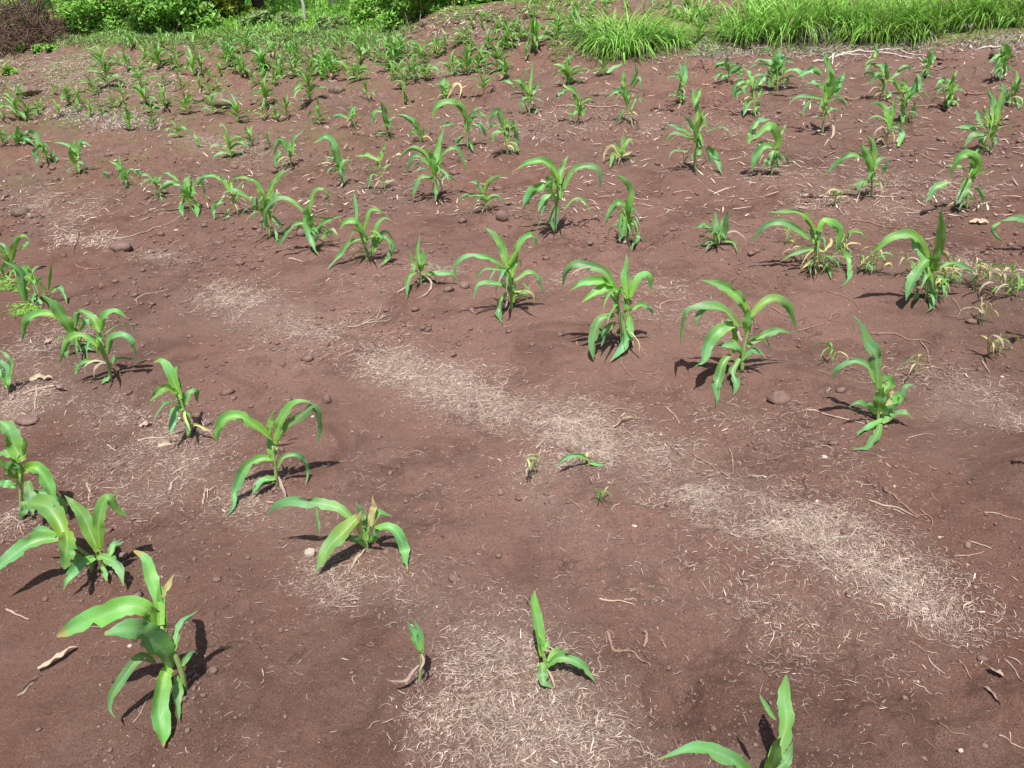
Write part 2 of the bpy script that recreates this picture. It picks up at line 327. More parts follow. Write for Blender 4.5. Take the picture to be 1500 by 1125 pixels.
# litter patches: (pixel x, pixel y, half length along the row m, half width m, strength)
PATCH = [(330, 435, .35, .16, .8), (400, 462, .40, .2, 1.), (470, 500, .38, .2, 1.), (560, 530, .35, .17, .9), (640, 555, .35, .18, 1), (720, 590, .32, .18, 1), (800, 600, .32, .18, 1.1),
 (860, 640, .3, .16, 1.2), (930, 670, .3, .17, 1.2), (1000, 710, .3, .16, 1.2), (1060, 730, .26, .15, 1.2), (1120, 750, .26, .15, 1.1), (1190, 755, .25, .12, 1.2), (1230, 800, .2, .13, 1.3), (1300, 850, .2, .1, 1), (1345, 885, .18, .08, .9), (1340, 840, .1, .08, .8),
 (800, 690, .16, .12, .6), (840, 770, .18, .12, .4), (790, 730, .09, .06, .9), (960, 800, .2, .1, .3),
 (640, 890, .28, .13, .6), (720, 940, .2, .14, .9), (690, 1010, .2, .14, .55), (800, 1050, .16, .16, .9), (880, 1090, .13, .13, .9), (650, 1060, .16, .12, .5), (760, 1120, .3, .15, .8), (560, 880, .2, .1, .6),
 (440, 770, .22, .14, .9), (350, 720, .2, .13, .8), (290, 690, .2, .1, .8), (250, 640, .2, .12, .6), (180, 610, .25, .16, .6), (150, 660, .3, .16, .5), (220, 725, .25, .14, .6), (330, 640, .2, .14, .4), (60, 520, .3, .2, .5), (100, 700, .25, .15, .35), (560, 700, .3, .2, .25), (1100, 620, .3, .2, .2), (1230, 700, .25, .2, .3), (480, 850, .2, .1, .7),
 (60, 580, .22, .15, .7), (20, 600, .2, .1, .9), (20, 760, .12, .1, .8), (110, 345, .35, .12, 1.0), (160, 350, .25, .1, 1), (240, 375, .35, .14, .6),
 (1420, 590, .14, .16, 1.1), (1480, 610, .18, .1, .8), (1440, 900, .2, .12, .35), (1000, 470, .3, .15, .4), (950, 420, .3, .15, .35), (840, 410, .2, .15, .35), (520, 430, .3, .2, .25), (640, 395, .25, .1, .6),
 (1450, 390, .3, .2, .5), (1350, 560, .3, .2, .25), (1150, 900, .3, .2, .3), (1000, 860, .3, .15, .3), (40, 300, .6, .3, .5), (100, 310, .5, .3, .4), (230, 130, .6, .4, .5), (110, 105, 1., .5, .8), (360, 220, .7, .2, .6), (620, 95, .8, .3, .6), (300, 210, .6, .2, .5),
 (1250, 300, .5, .3, .35), (1180, 260, .6, .3, .3), (1000, 185, .8, .3, .4), (1350, 270, .5, .3, .4), (880, 180, .8, .3, .35), (740, 190, .8, .25, .3), (520, 270, .5, .2, .3), (100, 500, .3, .2, .3)]
pc = cast([p[0] for p in PATCH], [p[1] for p in PATCH])
chaff = np.zeros_like(gx)
for (px, py, la, wa, st), c in zip(PATCH, pc):
    dx, dy = gx-c[0], gy-c[1]; al = dx*RX+dy*RY; ac = dx*RY-dy*RX
    chaff = np.maximum(chaff, min(st, 1)*np.exp(-(al/la)**2-(ac/wa)**2))
wob = fbm(gx*2.5, gy*2.5, 51, 4)
chaff = np.clip(chaff*(1.0+1.6*wob)-.08, 0, 1)
chaff = np.clip(chaff+sstep(4.5, 8, gy)*(0.10+.35*np.maximum(0, fbm(gx*.9, gy*1.6, 61, 4)+.1)), 0, 1)
# grass beyond the field: boundary of the ploughed soil seen as azimuth -> distance
bnd = [(-150, 95), (0, 78), (90, 62), (180, 50), (300, 54), (420, 50), (480, 56), (560, 62), (598, 50), (622, 37), (660, 30), (700, 20), (760, 4), (820, -8), (900, -16)]
bp = cast([b[0] for b in bnd], [b[1] for b in bnd])
baz = np.arctan2(bp[:, 0], bp[:, 1]); brd = np.hypot(bp[:, 0], bp[:, 1]); o_ = np.argsort(baz)
az = np.arctan2(gx, gy); rad = np.hypot(gx, gy)
rb = np.interp(az, baz[o_], brd[o_], right=30)
green = sstep(-.25, .35, rad-rb+1.1*fbm(gx*1.2, gy*1.2, 71, 3))*(gy > 1)
front = cast([800, 900, 1000, 1060, 1200, 1300, 1500, 1700], [66, 86, 76, 68, 70, 66, 56, 48]); faz = np.arctan2(front[:, 0], front[:, 1]); fr_ = np.hypot(front[:, 0], front[:, 1])
strip_r = np.interp(az, faz, fr_); instrip = sstep(0, .25, rad-strip_r)*(1-sstep(1.1, 1.6, rad-strip_r))*sstep(faz[0]-.02, faz[0]+.03, az)
green = np.maximum(green, instrip*.6*sstep(-.25, .25, fbm(gx*2, gy*2, 73, 3)+.15))
chaff = np.maximum(chaff, instrip*.35)
lw = sstep(6.0, 8.5, gy)*sstep(0.3, -2.0, gx)
green = np.maximum(green, lw*.18*sstep(0.0, .25, fbm(gx*9, gy*5, 75, 4)+.5*fbm(gx*1.1, gy*1.6, 78, 2)-.02))
chaff *= (1-green)
# lens vignette painted into soil colour, plus some drying: pale middle, darker front, sides
vignette_dry = sstep(1.25, 2.0, gy+.25*gx)*(1-.85*sstep(3.6, 6.5, gy))*sstep(1.9, .6, np.abs(gx-.1)/np.maximum(gy, .5)*2.6+.25*fbm(gx*1.4, gy*1.4, 41, 3))
far_dark = 0; vignette_dry = np.clip(vignette_dry*(.9+.9*fbm(gx*2.1, gy*2.1, 43, 4)), 0, 1)
nx, ny = len(X), len(Y); ii = (np.arange(ny-1)[:, None]*nx+np.arange(nx-1)[None]).ravel()
gme = raw_mesh('ground', np.stack([gx, gy, gz], -1), np.stack([ii, ii+1, ii+nx+1, ii+nx], -1), M['soil'], tone={'chaff': chaff, 'green': green, 'dry': vignette_dry})
tag(link('ground', gme), kind='structure')

# ---------------------------------------------------------------- loose litter, crumbs (stuff)
def strands(name, x, y, L, rad_, m, lift=0.004, curl=1.3, K=5, tone=None, head=None):
    n = len(x); r = RNG; h = r.uniform(0, 2*math.pi, n) if head is None else head
    k = r.normal(0, curl, n); k2 = r.normal(0, curl*1.2, n); px, py = x.copy(), y.copy(); P = np.zeros((n, K, 3))
    for i in range(K):
        P[:, i, 0], P[:, i, 1] = px, py
        h = h+(k+k2*(i/K-.4))*1.0/K+r.normal(0, .52, n); px = px+np.cos(h)*L/(K-1); py = py+np.sin(h)*L/(K-1)
    z = zt(P[..., 0].ravel(), P[..., 1].ravel()).reshape(n, K); zz = z.max(1, keepdims=True)*.35+z*.65
    arch = r.uniform(0, 1, n)[:, None]*np.sin(np.linspace(0, math.pi, K))[None]*L[:, None]*.16
    P[..., 2] = np.maximum(zz, z)+arch+lift*r.uniform(.2, 1, n)[:, None]
    T = unit(np.gradient(P, axis=1)); A = unit(np.cross(T, np.array([0, 0, 1.])+0*T)); B = np.cross(A, T)
    taper = np.array([.55, 1, 1, .9, .4]) if K == 5 else np.interp(np.linspace(0, 1, K), [0, .2, .8, 1], [.6, 1, 1, .3])
    R = rad_[:, None]*taper[None]; th = np.array([0.3, 2.4, 4.5])
    V = P[:, :, None]+R[:, :, None, None]*(np.cos(th)[:, None]*A[:, :, None]+np.sin(th)[:, None]*B[:, :, None])
    V = V.reshape(-1, 3); i = np.arange(K-1)[:, None]*3; j = np.arange(3)[None]; kk = (j+1) % 3
    f = np.stack([i+j, i+kk, i+3+kk, i+3+j], -1).reshape(-1, 4); Fc = (f[None]+(np.arange(n)*K*3)[:, None, None]).reshape(-1, 4)
    tn = r.uniform(0.0, 1, n) if tone is None else tone
    return link(name, raw_mesh(name, V, Fc, m, tone=np.repeat(tn, K*3)))
xs, ys, ls = [], [], []
for (px, py, la, wa, st), c in zip(PATCH, pc):
    n = int(15000*st*la*wa*4*min(1.0, (2.6/max(c[1], 1.2))**1.1)*1.15)
    a_, b_ = RNG.normal(0, .55, n)*la, RNG.normal(0, .55, n)*wa
    xs.append(c[0]+a_*RX+b_*RY); ys.append(c[1]+a_*RY-b_*RX)
xs = np.concatenate(xs); ys = np.concatenate(ys); keep = RNG.uniform(size=len(xs)) < np.clip(.60+2.2*fbm(xs*4, ys*4, 91, 3), .10, 1); xs, ys = xs[keep], ys[keep]
nb = 8000; bx2 = RNG.uniform(-1, 1, nb); by2 = 1.0+RNG.uniform(0, 1, nb)**1.1*10; bx2 = bx2*by2*.75
xs = np.concatenate([xs, bx2]); ys = np.concatenate([ys, by2]); sc = np.clip(ys/2.6, .8, 2.2)
o = strands('dry_root_litter', xs, ys, RNG.lognormal(math.log(.0155), .55, len(xs))*sc**.5, RNG.lognormal(math.log(.00046), .40, len(xs))*sc, M['litter'])
tag(o, 'pale dry grass roots and chaff scattered over the brown soil', 'dry litter', kind='stuff')
def ico():
    p = (1+5**.5)/2; v = np.array([(-1, p, 0), (1, p, 0), (-1, -p, 0), (1, -p, 0), (0, -1, p), (0, 1, p), (0, -1, -p), (0, 1, -p), (p, 0, -1), (p, 0, 1), (-p, 0, -1), (-p, 0, 1)])/math.hypot(1, p)
    f = np.array([(0, 11, 5), (0, 5, 1), (0, 1, 7), (0, 7, 10), (0, 10, 11), (1, 5, 9), (5, 11, 4), (11, 10, 2), (10, 7, 6), (7, 1, 8), (3, 9, 4), (3, 4, 2), (3, 2, 6), (3, 6, 8), (3, 8, 9), (4, 9, 5), (2, 4, 11), (6, 2, 10), (8, 6, 7), (9, 8, 1)]); return v, f
IV, IF = ico()
def crumbs(name, x, y, r, m, sink=.35, flat=.65):
    n = len(x); V = IV[None]*r[:, None, None]*RNG.uniform(.6, 1.4, (n, 12, 1))*RNG.uniform(.7, 1.3, (n, 1, 3)); V[..., 2] *= flat
    a = RNG.uniform(0, 6.28, n); ca, sa = np.cos(a)[:, None], np.sin(a)[:, None]
    V = np.stack([V[..., 0]*ca-V[..., 1]*sa, V[..., 0]*sa+V[..., 1]*ca, V[..., 2]], -1)
    V += np.stack([x, y, zt(x, y)+r*(flat-sink)], -1)[:, None]
    return link(name, raw_mesh(name, V.reshape(-1, 3), (IF[None]+(np.arange(n)*12)[:, None, None]).reshape(-1, 3), m, smooth=True))
n = 60000; cy = .95+RNG.uniform(0, 1, n)**1.4*10; cx = RNG.uniform(-1, 1, n)*(cy*.72+.2)
k = RNG.uniform(size=n) < np.clip(.30+1.9*fbm(cx*1.6, cy*1.6, 97, 3), .05, 1); cx, cy = cx[k], cy[k]
o = crumbs('soil_crumbs', cx, cy, RNG.lognormal(math.log(.0021), .60, len(cx))*np.clip(cy/2, .8, 2.6), M['crumb'])
tag(o, 'small loose crumbs of red brown soil over the field', 'soil crumbs', kind='stuff')

# ---------------------------------------------------------------- maize plants traced from the photograph
CAMP = np.array([0, 0, CAM_H]); FWD = np.array([0, math.cos(PITCH), -math.sin(PITCH)])
def parse(s): return np.array([[float(q) for q in w.split(',')] for w in s.split()])
def lift(px, py, by, off):
    """pixel -> point on its ray at ground depth by+off, kept above the soil"""
    d = ray(px, py); t = (by+off)/d[1]; P = CAMP+d*t
    g = zt(P[0], P[1])
    if P[2] < g+.006:
        h = cast1(px, py); tg = h[1]/d[1]; P = CAMP+d*(min(t, tg)*0.994)
    return P
MATKEY = {'y': 'young', 'm': 'mature', 'w': 'yellow', 'd': 'dry'}
PLANTS = []
def traced(label, ox, oy, base, stalk, leaves, cat='maize plant', group='young maize plants in rows', name='maize_plant', zoom=3.75, r0=None):
    rng = np.random.default_rng(abs(hash((ox, oy, base[0], base[1]))) % 2**31 if False else int(ox*7+oy*13+base[0]*3+base[1]*11) % 2**31)
    cv = lambda q: (ox+q[0]/zoom, oy+q[1]/zoom)
    B = cast1(*cv(base)); B[2] -= .004; depth = float((B-CAMP) @ FWD); mpp = depth/F_PX/zoom
    root = empty(name, B, label, cat, group); PLANTS.append(root)
    st = parse(stalk) if stalk else None
    stalks = [] if st is None else [st]
    for q in stalks:
        P = [B]+[lift(*cv(s), B[1], 0) for s in q]; P = catmull(np.array(P), 10)
        L = np.linalg.norm(P[-1]-P[0]); rr = r0 or min(.0085, .003+.02*L)
        R = np.interp(np.linspace(0, 1, 10), [0, .15, .7, 1], [rr*1.15, rr, rr*.8, rr*.5])
        V, Fq = tube_arrays(P, R, 8); link('stalk', raw_mesh('stalk', V-B, Fq, M['stalk']), root)
    lines = [l.strip() for l in leaves.strip().split(';') if l.strip()]
    for li, l in enumerate(lines):
        w, pts = l.split(':'); key = 'm'
        if w[0] in 'ymwd': key, w = w[0], w[1:]
        bl = w[0] == 'B'; w = w.lstrip('B')
        off = None
        if '@' in w: w, off = w.split('@'); off = float(off)
        q = parse(pts); Lp = np.linalg.norm(np.diff(q, axis=0), axis=1).sum()*mpp
        if off is None: off = Lp*rng.uniform(.15, .45)*(1 if q[-1][1] < q[0][1] else -1)*(1 if rng.uniform() < .8 else -.6)
        s = np.concatenate([[0], np.cumsum(np.linalg.norm(np.diff(q, axis=0), axis=1))]); s /= s[-1]
        P = np.array([lift(*cv(p), B[1], off*t-.004) for p, t in zip(q, s)])
        V, Fc, uv = leaf_arrays(P, float(w)*mpp*(.93 if B[1] < 3.6 else .80), rng, CAMP, 22 if B[1] < 3.5 else 14, blunt=bl)
        gl = zt(V[:, 0], V[:, 1]); V[:, 2] = np.maximum(V[:, 2], gl+.003)
        link('leaf', raw_mesh('leaf', V-B, Fc, M[MATKEY[key]], uv=uv), root)
    if B[1] > 2.2 and st is not None and len(lines) > 3:              # thin old leaves round the foot
        top = lift(*cv(st[-1]), B[1], 0)
        for i in range(int(rng.integers(1, 4) if B[1] < 3 else rng.integers(4, 8))):   # inner leaves pointing to and from the viewer
            f = rng.uniform(.45, .9); pos = B+(top-B)*f; az = rng.choice([-1, 1])*math.pi/2+rng.normal(0, .6 if B[1] < 5 else 1.1); L = rng.uniform(.5, .95)*np.linalg.norm(top-B)+.06; el = rng.uniform(.9, 1.35); pts = [pos]
            for k in range(6):
                e = el-rng.uniform(1.5, 2.3)*(k/5); pos = pos+np.array([math.cos(az)*math.cos(e), math.sin(az)*math.cos(e), math.sin(e)])*L/6; pts.append(np.array([pos[0], pos[1], max(pos[2], zt(pos[0], pos[1])+.01)]))
            V, Fc, uv = leaf_arrays(np.array(pts), rng.uniform(.011, .021), rng, None, 12, .7)
            link('leaf', raw_mesh('leaf', V-B, Fc, M[('mature', 'young')[int(rng.integers(0, 2))]], uv=uv), root)
        for i in range(int(rng.integers(2, 5) if B[1] < 3 else rng.integers(4, 8))):
            f = rng.uniform(.12, .6); pos = B+(top-B)*f; az = rng.uniform(0, 6.28); L = rng.uniform(.09, .2); el = rng.uniform(.3, .9); pts = [pos]
            for k in range(6):
                e = el-rng.uniform(1.9, 2.6)*(k/5); pos = pos+np.array([math.cos(az)*math.cos(e), math.sin(az)*math.cos(e), math.sin(e)])*L/6; pts.append(np.array([pos[0], pos[1], max(pos[2], zt(pos[0], pos[1])+.008)]))
            V, Fc, uv = leaf_arrays(np.array(pts), rng.uniform(.008, .017), rng, None, 10, .8)
            link('leaf', raw_mesh('leaf', V-B, Fc, M[('mature', 'mature', 'dry', 'yellow')[int(rng.integers(0, 4))]], uv=uv), root)
    return root
T = traced
# --- the two diagonals nearest the camera, left and bottom
T('largest maize plant at bottom left, one broad torn leaf reaching left, one withered yellow tip', 0, 825, (1012, 695), '1000,600 960,500 915,420 885,340', '''
yB68@.11:885,340 868,200 825,60 795,-30 745,-67; yB112@-.05:860,340 790,260 650,240 500,290 310,398; mB130@-.08:945,570 880,470 780,375 690,365 590,390;
m58@-.1:850,555 790,500 700,590 622,720 605,810 640,850; yB95@-.14:945,575 905,610 880,760 890,900 905,1012; m58@-.06:965,620 975,690 970,780 992,872;
m48@.08:955,480 975,380 1030,300 1090,258; m38@.05:1000,565 1030,510 1075,482; y40:905,400 890,250 872,90; w30:895,190 930,110 957,58; m36@.05:1000,690 1000,610 990,560; y60:930,520 905,430 888,320 885,220''')
T('wide bright maize plant at the left edge with four broad spreading leaves', 0, 550, (505, 1075), '490,1000 430,950 340,890', '''
yB112@.1:355,880 310,790 250,715 160,692; m92@-.1:320,890 200,905 100,960 0,1050 -60,1125; yB92@-.14:365,860 372,940 350,1060; m45@.05:310,880 230,852 148,870; y60:410,960 370,900 330,870; m40@-.1:470,1010 420,1005 385,1005''')
T('upright maize plant with a leaf folded over rightward, close beside the wide bright plant', 0, 550, (578, 1090), '565,1030 548,960', '''
y75@.06:545,965 500,880 460,780 400,705 340,660; y70@.05:550,950 545,840 560,725 592,675 640,740 708,778; m45@.05:600,995 630,930 682,915; m62@-.08:540,990 620,1020 660,1080 688,1160;
m60@-.1:520,1000 440,1040 380,1110 345,1192; m30@-.04:560,1050 575,1090 590,1130; y40:548,1020 530,930 440,850''')
T('maize plant cut by the left edge, tall leaf arching left above its lower leaves', 0, 550, (120, 790), '115,680 110,540', '''
y90@.05:125,470 90,400 40,290 -30,240; y28:130,440 142,380 135,338; m50@.02:100,445 40,430 -40,420; y80@-.04:100,560 50,510 -40,470; y76@-.05:140,520 200,510 260,600 302,710;
m62@-.06:150,580 160,650 186,770; m46@-.02:90,610 40,600 -30,590; m45@.03:150,640 260,650 330,680 372,762; m45@-.04:130,690 132,740 105,792; y50:112,600 105,500 60,440''')
T('slim maize plant with a yellow tipped leaf bending left, behind a pale dry leaf', 0, 550, (1036, 338), '1025,260 1010,190 985,110', '''
y55@.05:990,130 960,60 930,-20 890,-80 838,-72; y50@-.05:972,95 900,70 818,142; m45@-.08:1005,180 960,190 945,260 940,342; m35@.06:1020,160 1040,95 1075,90 1087,152; m42@-.02:1030,200 1032,280 1036,328; y30:1000,190 985,110 970,60''')
T('maize plant standing alone with a long leaf arched to each side like a fountain', 300, 560, (396, 572), '390,500 383,430 372,350', '''
y66@-.04:348,300 280,240 190,190 105,205 65,280 60,352; y36:355,300 360,220 380,148; y60@.03:388,340 420,220 480,130 550,105 600,128; m50@.06:398,320 450,230 530,180 600,128 630,210 624,352;
m55@-.08:372,420 300,420 220,470 170,590 150,690 110,742; m28@.05:400,470 430,410 500,395 560,440 575,500 545,562; m46@-.05:390,530 330,540 290,570 256,622; y50:378,430 360,340 345,290''')
T('bushy maize plant with insect holes in its long left leaf, beside a white stone', 300, 560, (892, 925), '885,860 868,800', '''
m66@.05:812,755 730,690 600,665 450,660 325,735; y100@-.1:842,740 760,820 680,920 600,1042; m48:872,800 860,720 832,655; w40:912,790 922,720 925,622; y42@.04:912,790 950,720 1025,728;
m62@-.05:930,810 1000,800 1070,860 1100,930 1110,1050; m46@.02:862,870 800,856; d20@-.06:880,910 830,970 790,1040; y60:880,870 865,780 880,700; m50@-.04:900,880 940,830 930,800; w40:850,840 850,740 875,690; m36@-.05:880,900 850,870 820,860; m18@-.03:610,690 622,790 626,842''')
T('tiny maize seedling with closed leaves and dry roots showing at its foot', 540, 825, (278, 655), '288,560 282,470', '''
m46@.02:288,480 252,400 213,318; m40:292,490 280,400 250,308; d20@-.04:275,560 240,600 200,650 110,648; d15@-.03:290,500 302,540 275,602; m24:288,500 282,420 268,360''', r0=.004)
T('seedling with one tall pale blade and three short ones, on the lowest dry litter', 540, 825, (978, 595), '965,520 955,460', '''
yB62@.08:952,510 935,380 910,250 905,155; y30@.02:962,480 990,420; y50@.04:985,540 1030,490 1100,485; m56@-.02:980,560 1060,525 1150,555 1250,655; m60@-.05:950,545 960,640 1010,682; d15@-.03:980,580 1010,640 1022,690; y34:960,520 945,430 930,400''', r0=.005)
T('maize plant cut off by the bottom edge with one tall pale blade standing up', 850, 825, (1015, 1300), '1010,1180 1030,1100', '''
yB92@.13:1020,1200 1075,1050 1120,900 1125,770 1130,690 1137,612; m62@.04:1050,1200 1130,1080 1165,980; m30@.06:1072,860 1020,790 985,715; m92@-.04:960,1200 800,1060 660,1020 560,1035 430,1068; y70@-.06:1000,1210 1050,1090 1090,1000 1110,950''')
T('tiny leaning maize seedling with two short leaves on the dry litter in the open strip', 700, 550, (612, 492), '605,460', 'm32@-.03:605,460 545,440 475,455 428,502; m24@-.02:615,480 660,488 705,492; w14@.02:600,460 600,430 615,420', r0=.003)
# --- the long row across the middle
T('maize plant with one tall crooked leaf standing up, nearest in the middle row at right', 1100, 550, (700, 250), '698,180 695,80', '''
m76:700,75 705,-50 690,-130 640,-190 600,-290 555,-332; m34@.03:680,40 640,-40 560,-75 480,-40 460,40; y80@.03:715,100 760,40 725,-10; m36@.03:760,200 820,130 850,60 902,50; y60:740,200 800,130 815,78; 
m40@-.03:680,215 640,160 590,145 538,170; m46@-.03:720,260 800,210 850,208 895,244; m40@-.06:740,230 680,270 620,300 578,342; m46@-.08:712,265 690,330 630,390 548,406; y70:700,200 710,110 730,60; w40:745,190 760,120 780,80; m44@-.04:720,240 760,190 820,150''')
T('broad two shoot maize with long arching leaves, second from the right end of its row', 740, 280, (1300, 995), '1310,880 1330,780 1342,690', '''
y60@.05:1342,690 1290,590 1200,520 1072,474; y54@.05:1348,690 1410,622 1500,590 1570,640 1602,772; m62@-.02:1285,740 1200,650 1100,635 1000,660 962,770 960,855; m30@-.03:1130,625 1055,680 1050,752; m76@-.08:1255,735 1170,765 1110,850 1088,920 1035,975;
y36:1255,890 1262,800 1235,720 1200,690; m45@.04:1330,850 1400,800 1500,770 1570,782; m56@-.1:1240,900 1190,950 1165,1060 1165,1182; m46@-.1:1290,920 1250,980 1268,1060 1248,1122; m30@-.02:1300,930 1370,870 1432,912; m20@.02:1300,960 1340,890 1400,890 1422,942; y56:1325,780 1335,700 1330,640; d18:1300,820 1260,740 1245,720; m40@-.02:1310,900 1250,850 1150,850''')
T('maize with a pointed central blade and broad leaves spread left, third in the middle row', 740, 280, (645, 845), '640,760 625,660 612,560', '''
y50:672,590 660,480 668,345; y50@.03:682,580 720,490 770,460 800,488 794,575; m50@.03:612,560 550,450 470,410 390,395 330,440 308,545; y50@-.02:592,510 500,490 410,510 348,548; y62@-.04:622,548 530,540 418,612; m60@-.09:600,680 530,710 480,800 482,932;
m56@-.09:682,690 682,760 650,850 575,942; m30@.04:700,650 750,625 800,650 816,692; m40@-.03:605,720 550,770 528,852; y50:678,700 668,600 664,520; d22:690,780 702,852; m36:650,780 622,640 600,560; d12:470,410 400,430 345,480''')
T('maize with fine curved side leaves and a twisted pointed top, fourth in middle row', 370, 230, (1422, 840), '1420,730 1412,620', '''
y46:1402,610 1380,510 1330,430 1270,380; y40@.03:1410,590 1467,477 1537,427 1562,447 1535,500; m30@-.02:1390,640 1350,580 1270,550 1180,540 1120,600 1115,700; m22@-.03:1390,630 1330,610 1260,630 1218,702; m25@-.04:1400,720 1330,690 1240,700 1213,792; y36:1430,800 1430,720 1425,628;
m40@-.06:1400,750 1360,790 1350,850 1372,922; m36@.02:1440,680 1517,642 1567,667 1607,757; m36@-.02:1440,760 1497,747 1510,790; y40:1420,660 1440,560 1460,500; y40:1410,700 1395,600 1370,540; d14:1400,790 1385,830''')
T('small plucked looking maize with a short straight top and one leaf flat rightward', 370, 230, (925, 700), '922,640 918,580', '''
y36:920,620 905,520 915,432; y30:930,620 935,510; y26:912,610 880,590 868,510; m36@.01:940,645 1000,640 1100,640 1118,695; m35@-.04:910,630 860,660 845,782; d18@-.05:940,640 980,690 960,750 890,777; y24:925,640 945,560 930,500; d12@-.02:860,700 790,750; w20:900,600 870,590''')
T('two stemmed maize clump with a thin spike standing up, beside the plucked looking maize', 370, 230, (632, 572), '618,500 600,420', '''
m28:572,350 565,260 548,178; y46@-.02:602,420 570,360 510,360 478,402; y30@.03:612,400 630,320 660,288 700,295 732,335; y30@.03:672,450 680,380 720,335 768,348; m40@-.05:592,450 530,470 480,540 408,618; y25:668,520 700,420 740,410 772,462; m36@-.02:740,450 770,490 740,560 692,597;
m36:660,545 670,450 690,390; y40:620,480 600,420 580,370; m24:690,480 730,440 760,520; d12:690,520 720,500; m22@-.04:640,560 620,500 600,470; d14:440,390 470,430''')
T('middle row maize clump with a wilted broad leaf hanging left and a hooked top leaf', 370, 230, (335, 510), '325,440 305,370', '''
y36@.02:302,340 320,230 360,185 410,200 430,305; m44@-.06:300,280 295,370 320,450 362,540; m46@-.03:300,362 240,370 180,420 142,505; m30@.02:342,420 400,350 492,325; y30:342,430 320,350 350,308; m26@.02:380,450 420,400 442,445; y50:310,380 295,300 300,270; m46@.02:275,295 210,240 120,240 68,310 70,405; m24:340,470 370,400 390,340; m20@-.03:400,420 440,400 470,450''')
T('dense middle row maize clump with a bright leaf bent up toward the right', 370, 230, (95, 445), '90,340 70,230', '''
y40@.03:82,240 110,150 150,90 205,72; y36@.02:62,230 30,150 0,120 -35,135; m20@.02:90,250 140,200 168,235; m26@-.02:100,330 140,360 172,402; m30@-.05:30,300 10,220 10,340; y50:70,330 50,230 40,180; y40:90,330 100,230 115,170; m30@-.05:90,390 60,330 60,420; m22@-.03:100,380 130,420 128,470''')
T('thin maize with two leaf ends hanging groundward, left of the dense middle row clump', 200, 200, (930, 715), '890,590 860,520', '''
m58@-.02:1050,580 980,530 880,490 770,540; m56@-.04:790,600 730,620 700,690 715,765; m40@-.05:840,660 830,720 822,752; y60:840,480 800,400 790,340; m50@-.01:775,400 690,350 600,380 555,470; y40@.01:1070,400 960,370 890,400 880,470; d16:860,560 900,620 910,680''', zoom=6.25, r0=.004)
T('bunched middle row maize clump where a long curved pale twig ends', 200, 200, (500, 690), '490,600 480,520', '''
y74:470,520 460,420 490,345; m66@-.03:440,560 420,470 430,440; m60@-.02:400,440 300,430 215,520 230,590; m40@.02:380,410 300,340 240,330; m40@.03:560,450 600,400 620,520 680,580; m56@-.04:430,560 412,640 425,735; m66@-.02:530,600 560,640 570,740; y60:500,590 510,470 510,380; m36@.02:540,440 570,380 600,420; y50:480,590 460,500 450,440''', zoom=6.25)
T('small yellow green maize plant before the bunched clump, with a dry root at its foot', 200, 200, (195, 560), '190,480 185,420', '''
y40:180,430 210,380 225,345; m34@-.01:150,400 80,350 0,385; y36:180,440 175,380 165,350; m24:190,520 220,560 235,610; m50@.01:-20,330 10,320 40,370; d16@-.03:190,550 140,560 70,640 0,660''', zoom=6.25, r0=.004)
T('pale thin maize plant with drooping leaves at the left part of the middle row', 0, 0, (712, 1028), '702,985 690,960', 'y36@.02:692,965 640,900 598,880; m18@.02:692,975 720,930 768,955; y18:662,930 650,850; m30@-.02:600,985 575,950 560,960; m16:680,980 660,930 640,990; y24:695,980 680,930 665,905')
T('middle row maize with a straight yellow green heart, third from the left edge', 0, 0, (425, 955), '420,880', 'y42:422,880 410,820 402,765; m22@.02:412,835 360,790 298,785; m30@.02:432,835 450,780 508,808; y25:422,900 432,945; m20@-.02:430,890 455,900 465,945; y30:415,900 390,850 385,800')
T('leaning maize plant second from the left edge in the middle row', 0, 0, (272, 892), '262,850 230,800', 'm46:232,825 190,730 145,740; y25:282,870 292,818; m25@-.03:202,830 200,905; y40:252,862 230,800 205,770; m24@.02:260,860 310,870 300,900; m30@-.02:215,800 190,830 195,880')
T('bunched maize plant nearest the left edge in the middle row', 0, 0, (95, 800), '92,750', 'y42:92,790 102,720 90,685; m40@.02:110,765 150,730 185,740; m30@-.02:100,780 140,760 190,800; y30:90,770 75,720; m30@-.02:-10,760 20,730 40,790; m24:120,790 160,760 200,765')
# --- the row behind it
T('large second row maize with a tall pointed blade and one leaf hooked far left', 1100, 280, (962, 595), '970,500 975,420', '''
y56:992,425 1030,320 1050,200 1056,80; y56@.03:972,370 930,280 850,240 760,260 700,310 658,362; m50:962,380 910,310 882,228; m62@-.06:972,372 920,430 880,510 848,602; m46@-.06:1000,460 1000,540 1002,600 968,664; m30@.02:1042,420 1100,400 1170,410 1232,442;
w26:1052,330 1080,350 1096,392; m24:1030,520 1062,552; y56:980,470 985,390 975,330; y50:1010,440 1020,360 1040,300; m26@-.03:905,560 915,575 895,600; m34@-.04:990,480 1010,560 1000,640''')
T('spreading maize plant among yellow weeds, with two long leaves arched to the left', 1100, 280, (372, 435), '362,340 355,240', '''
y46@.03:352,225 310,150 240,115 85,122; y56@.02:372,220 400,160 440,170 482,220 480,300 458,342; m46@.02:322,262 250,210 150,170 60,200 -5,292; y44:352,290 360,200; m30@-.02:382,320 300,320 220,350 160,388; m40@-.03:502,320 540,380 540,470 488,527; y50:360,300 335,200 325,170; w24:400,330 440,280 430,240; w22:380,400 330,390 260,440; m30@-.03:400,380 430,430 440,480''')
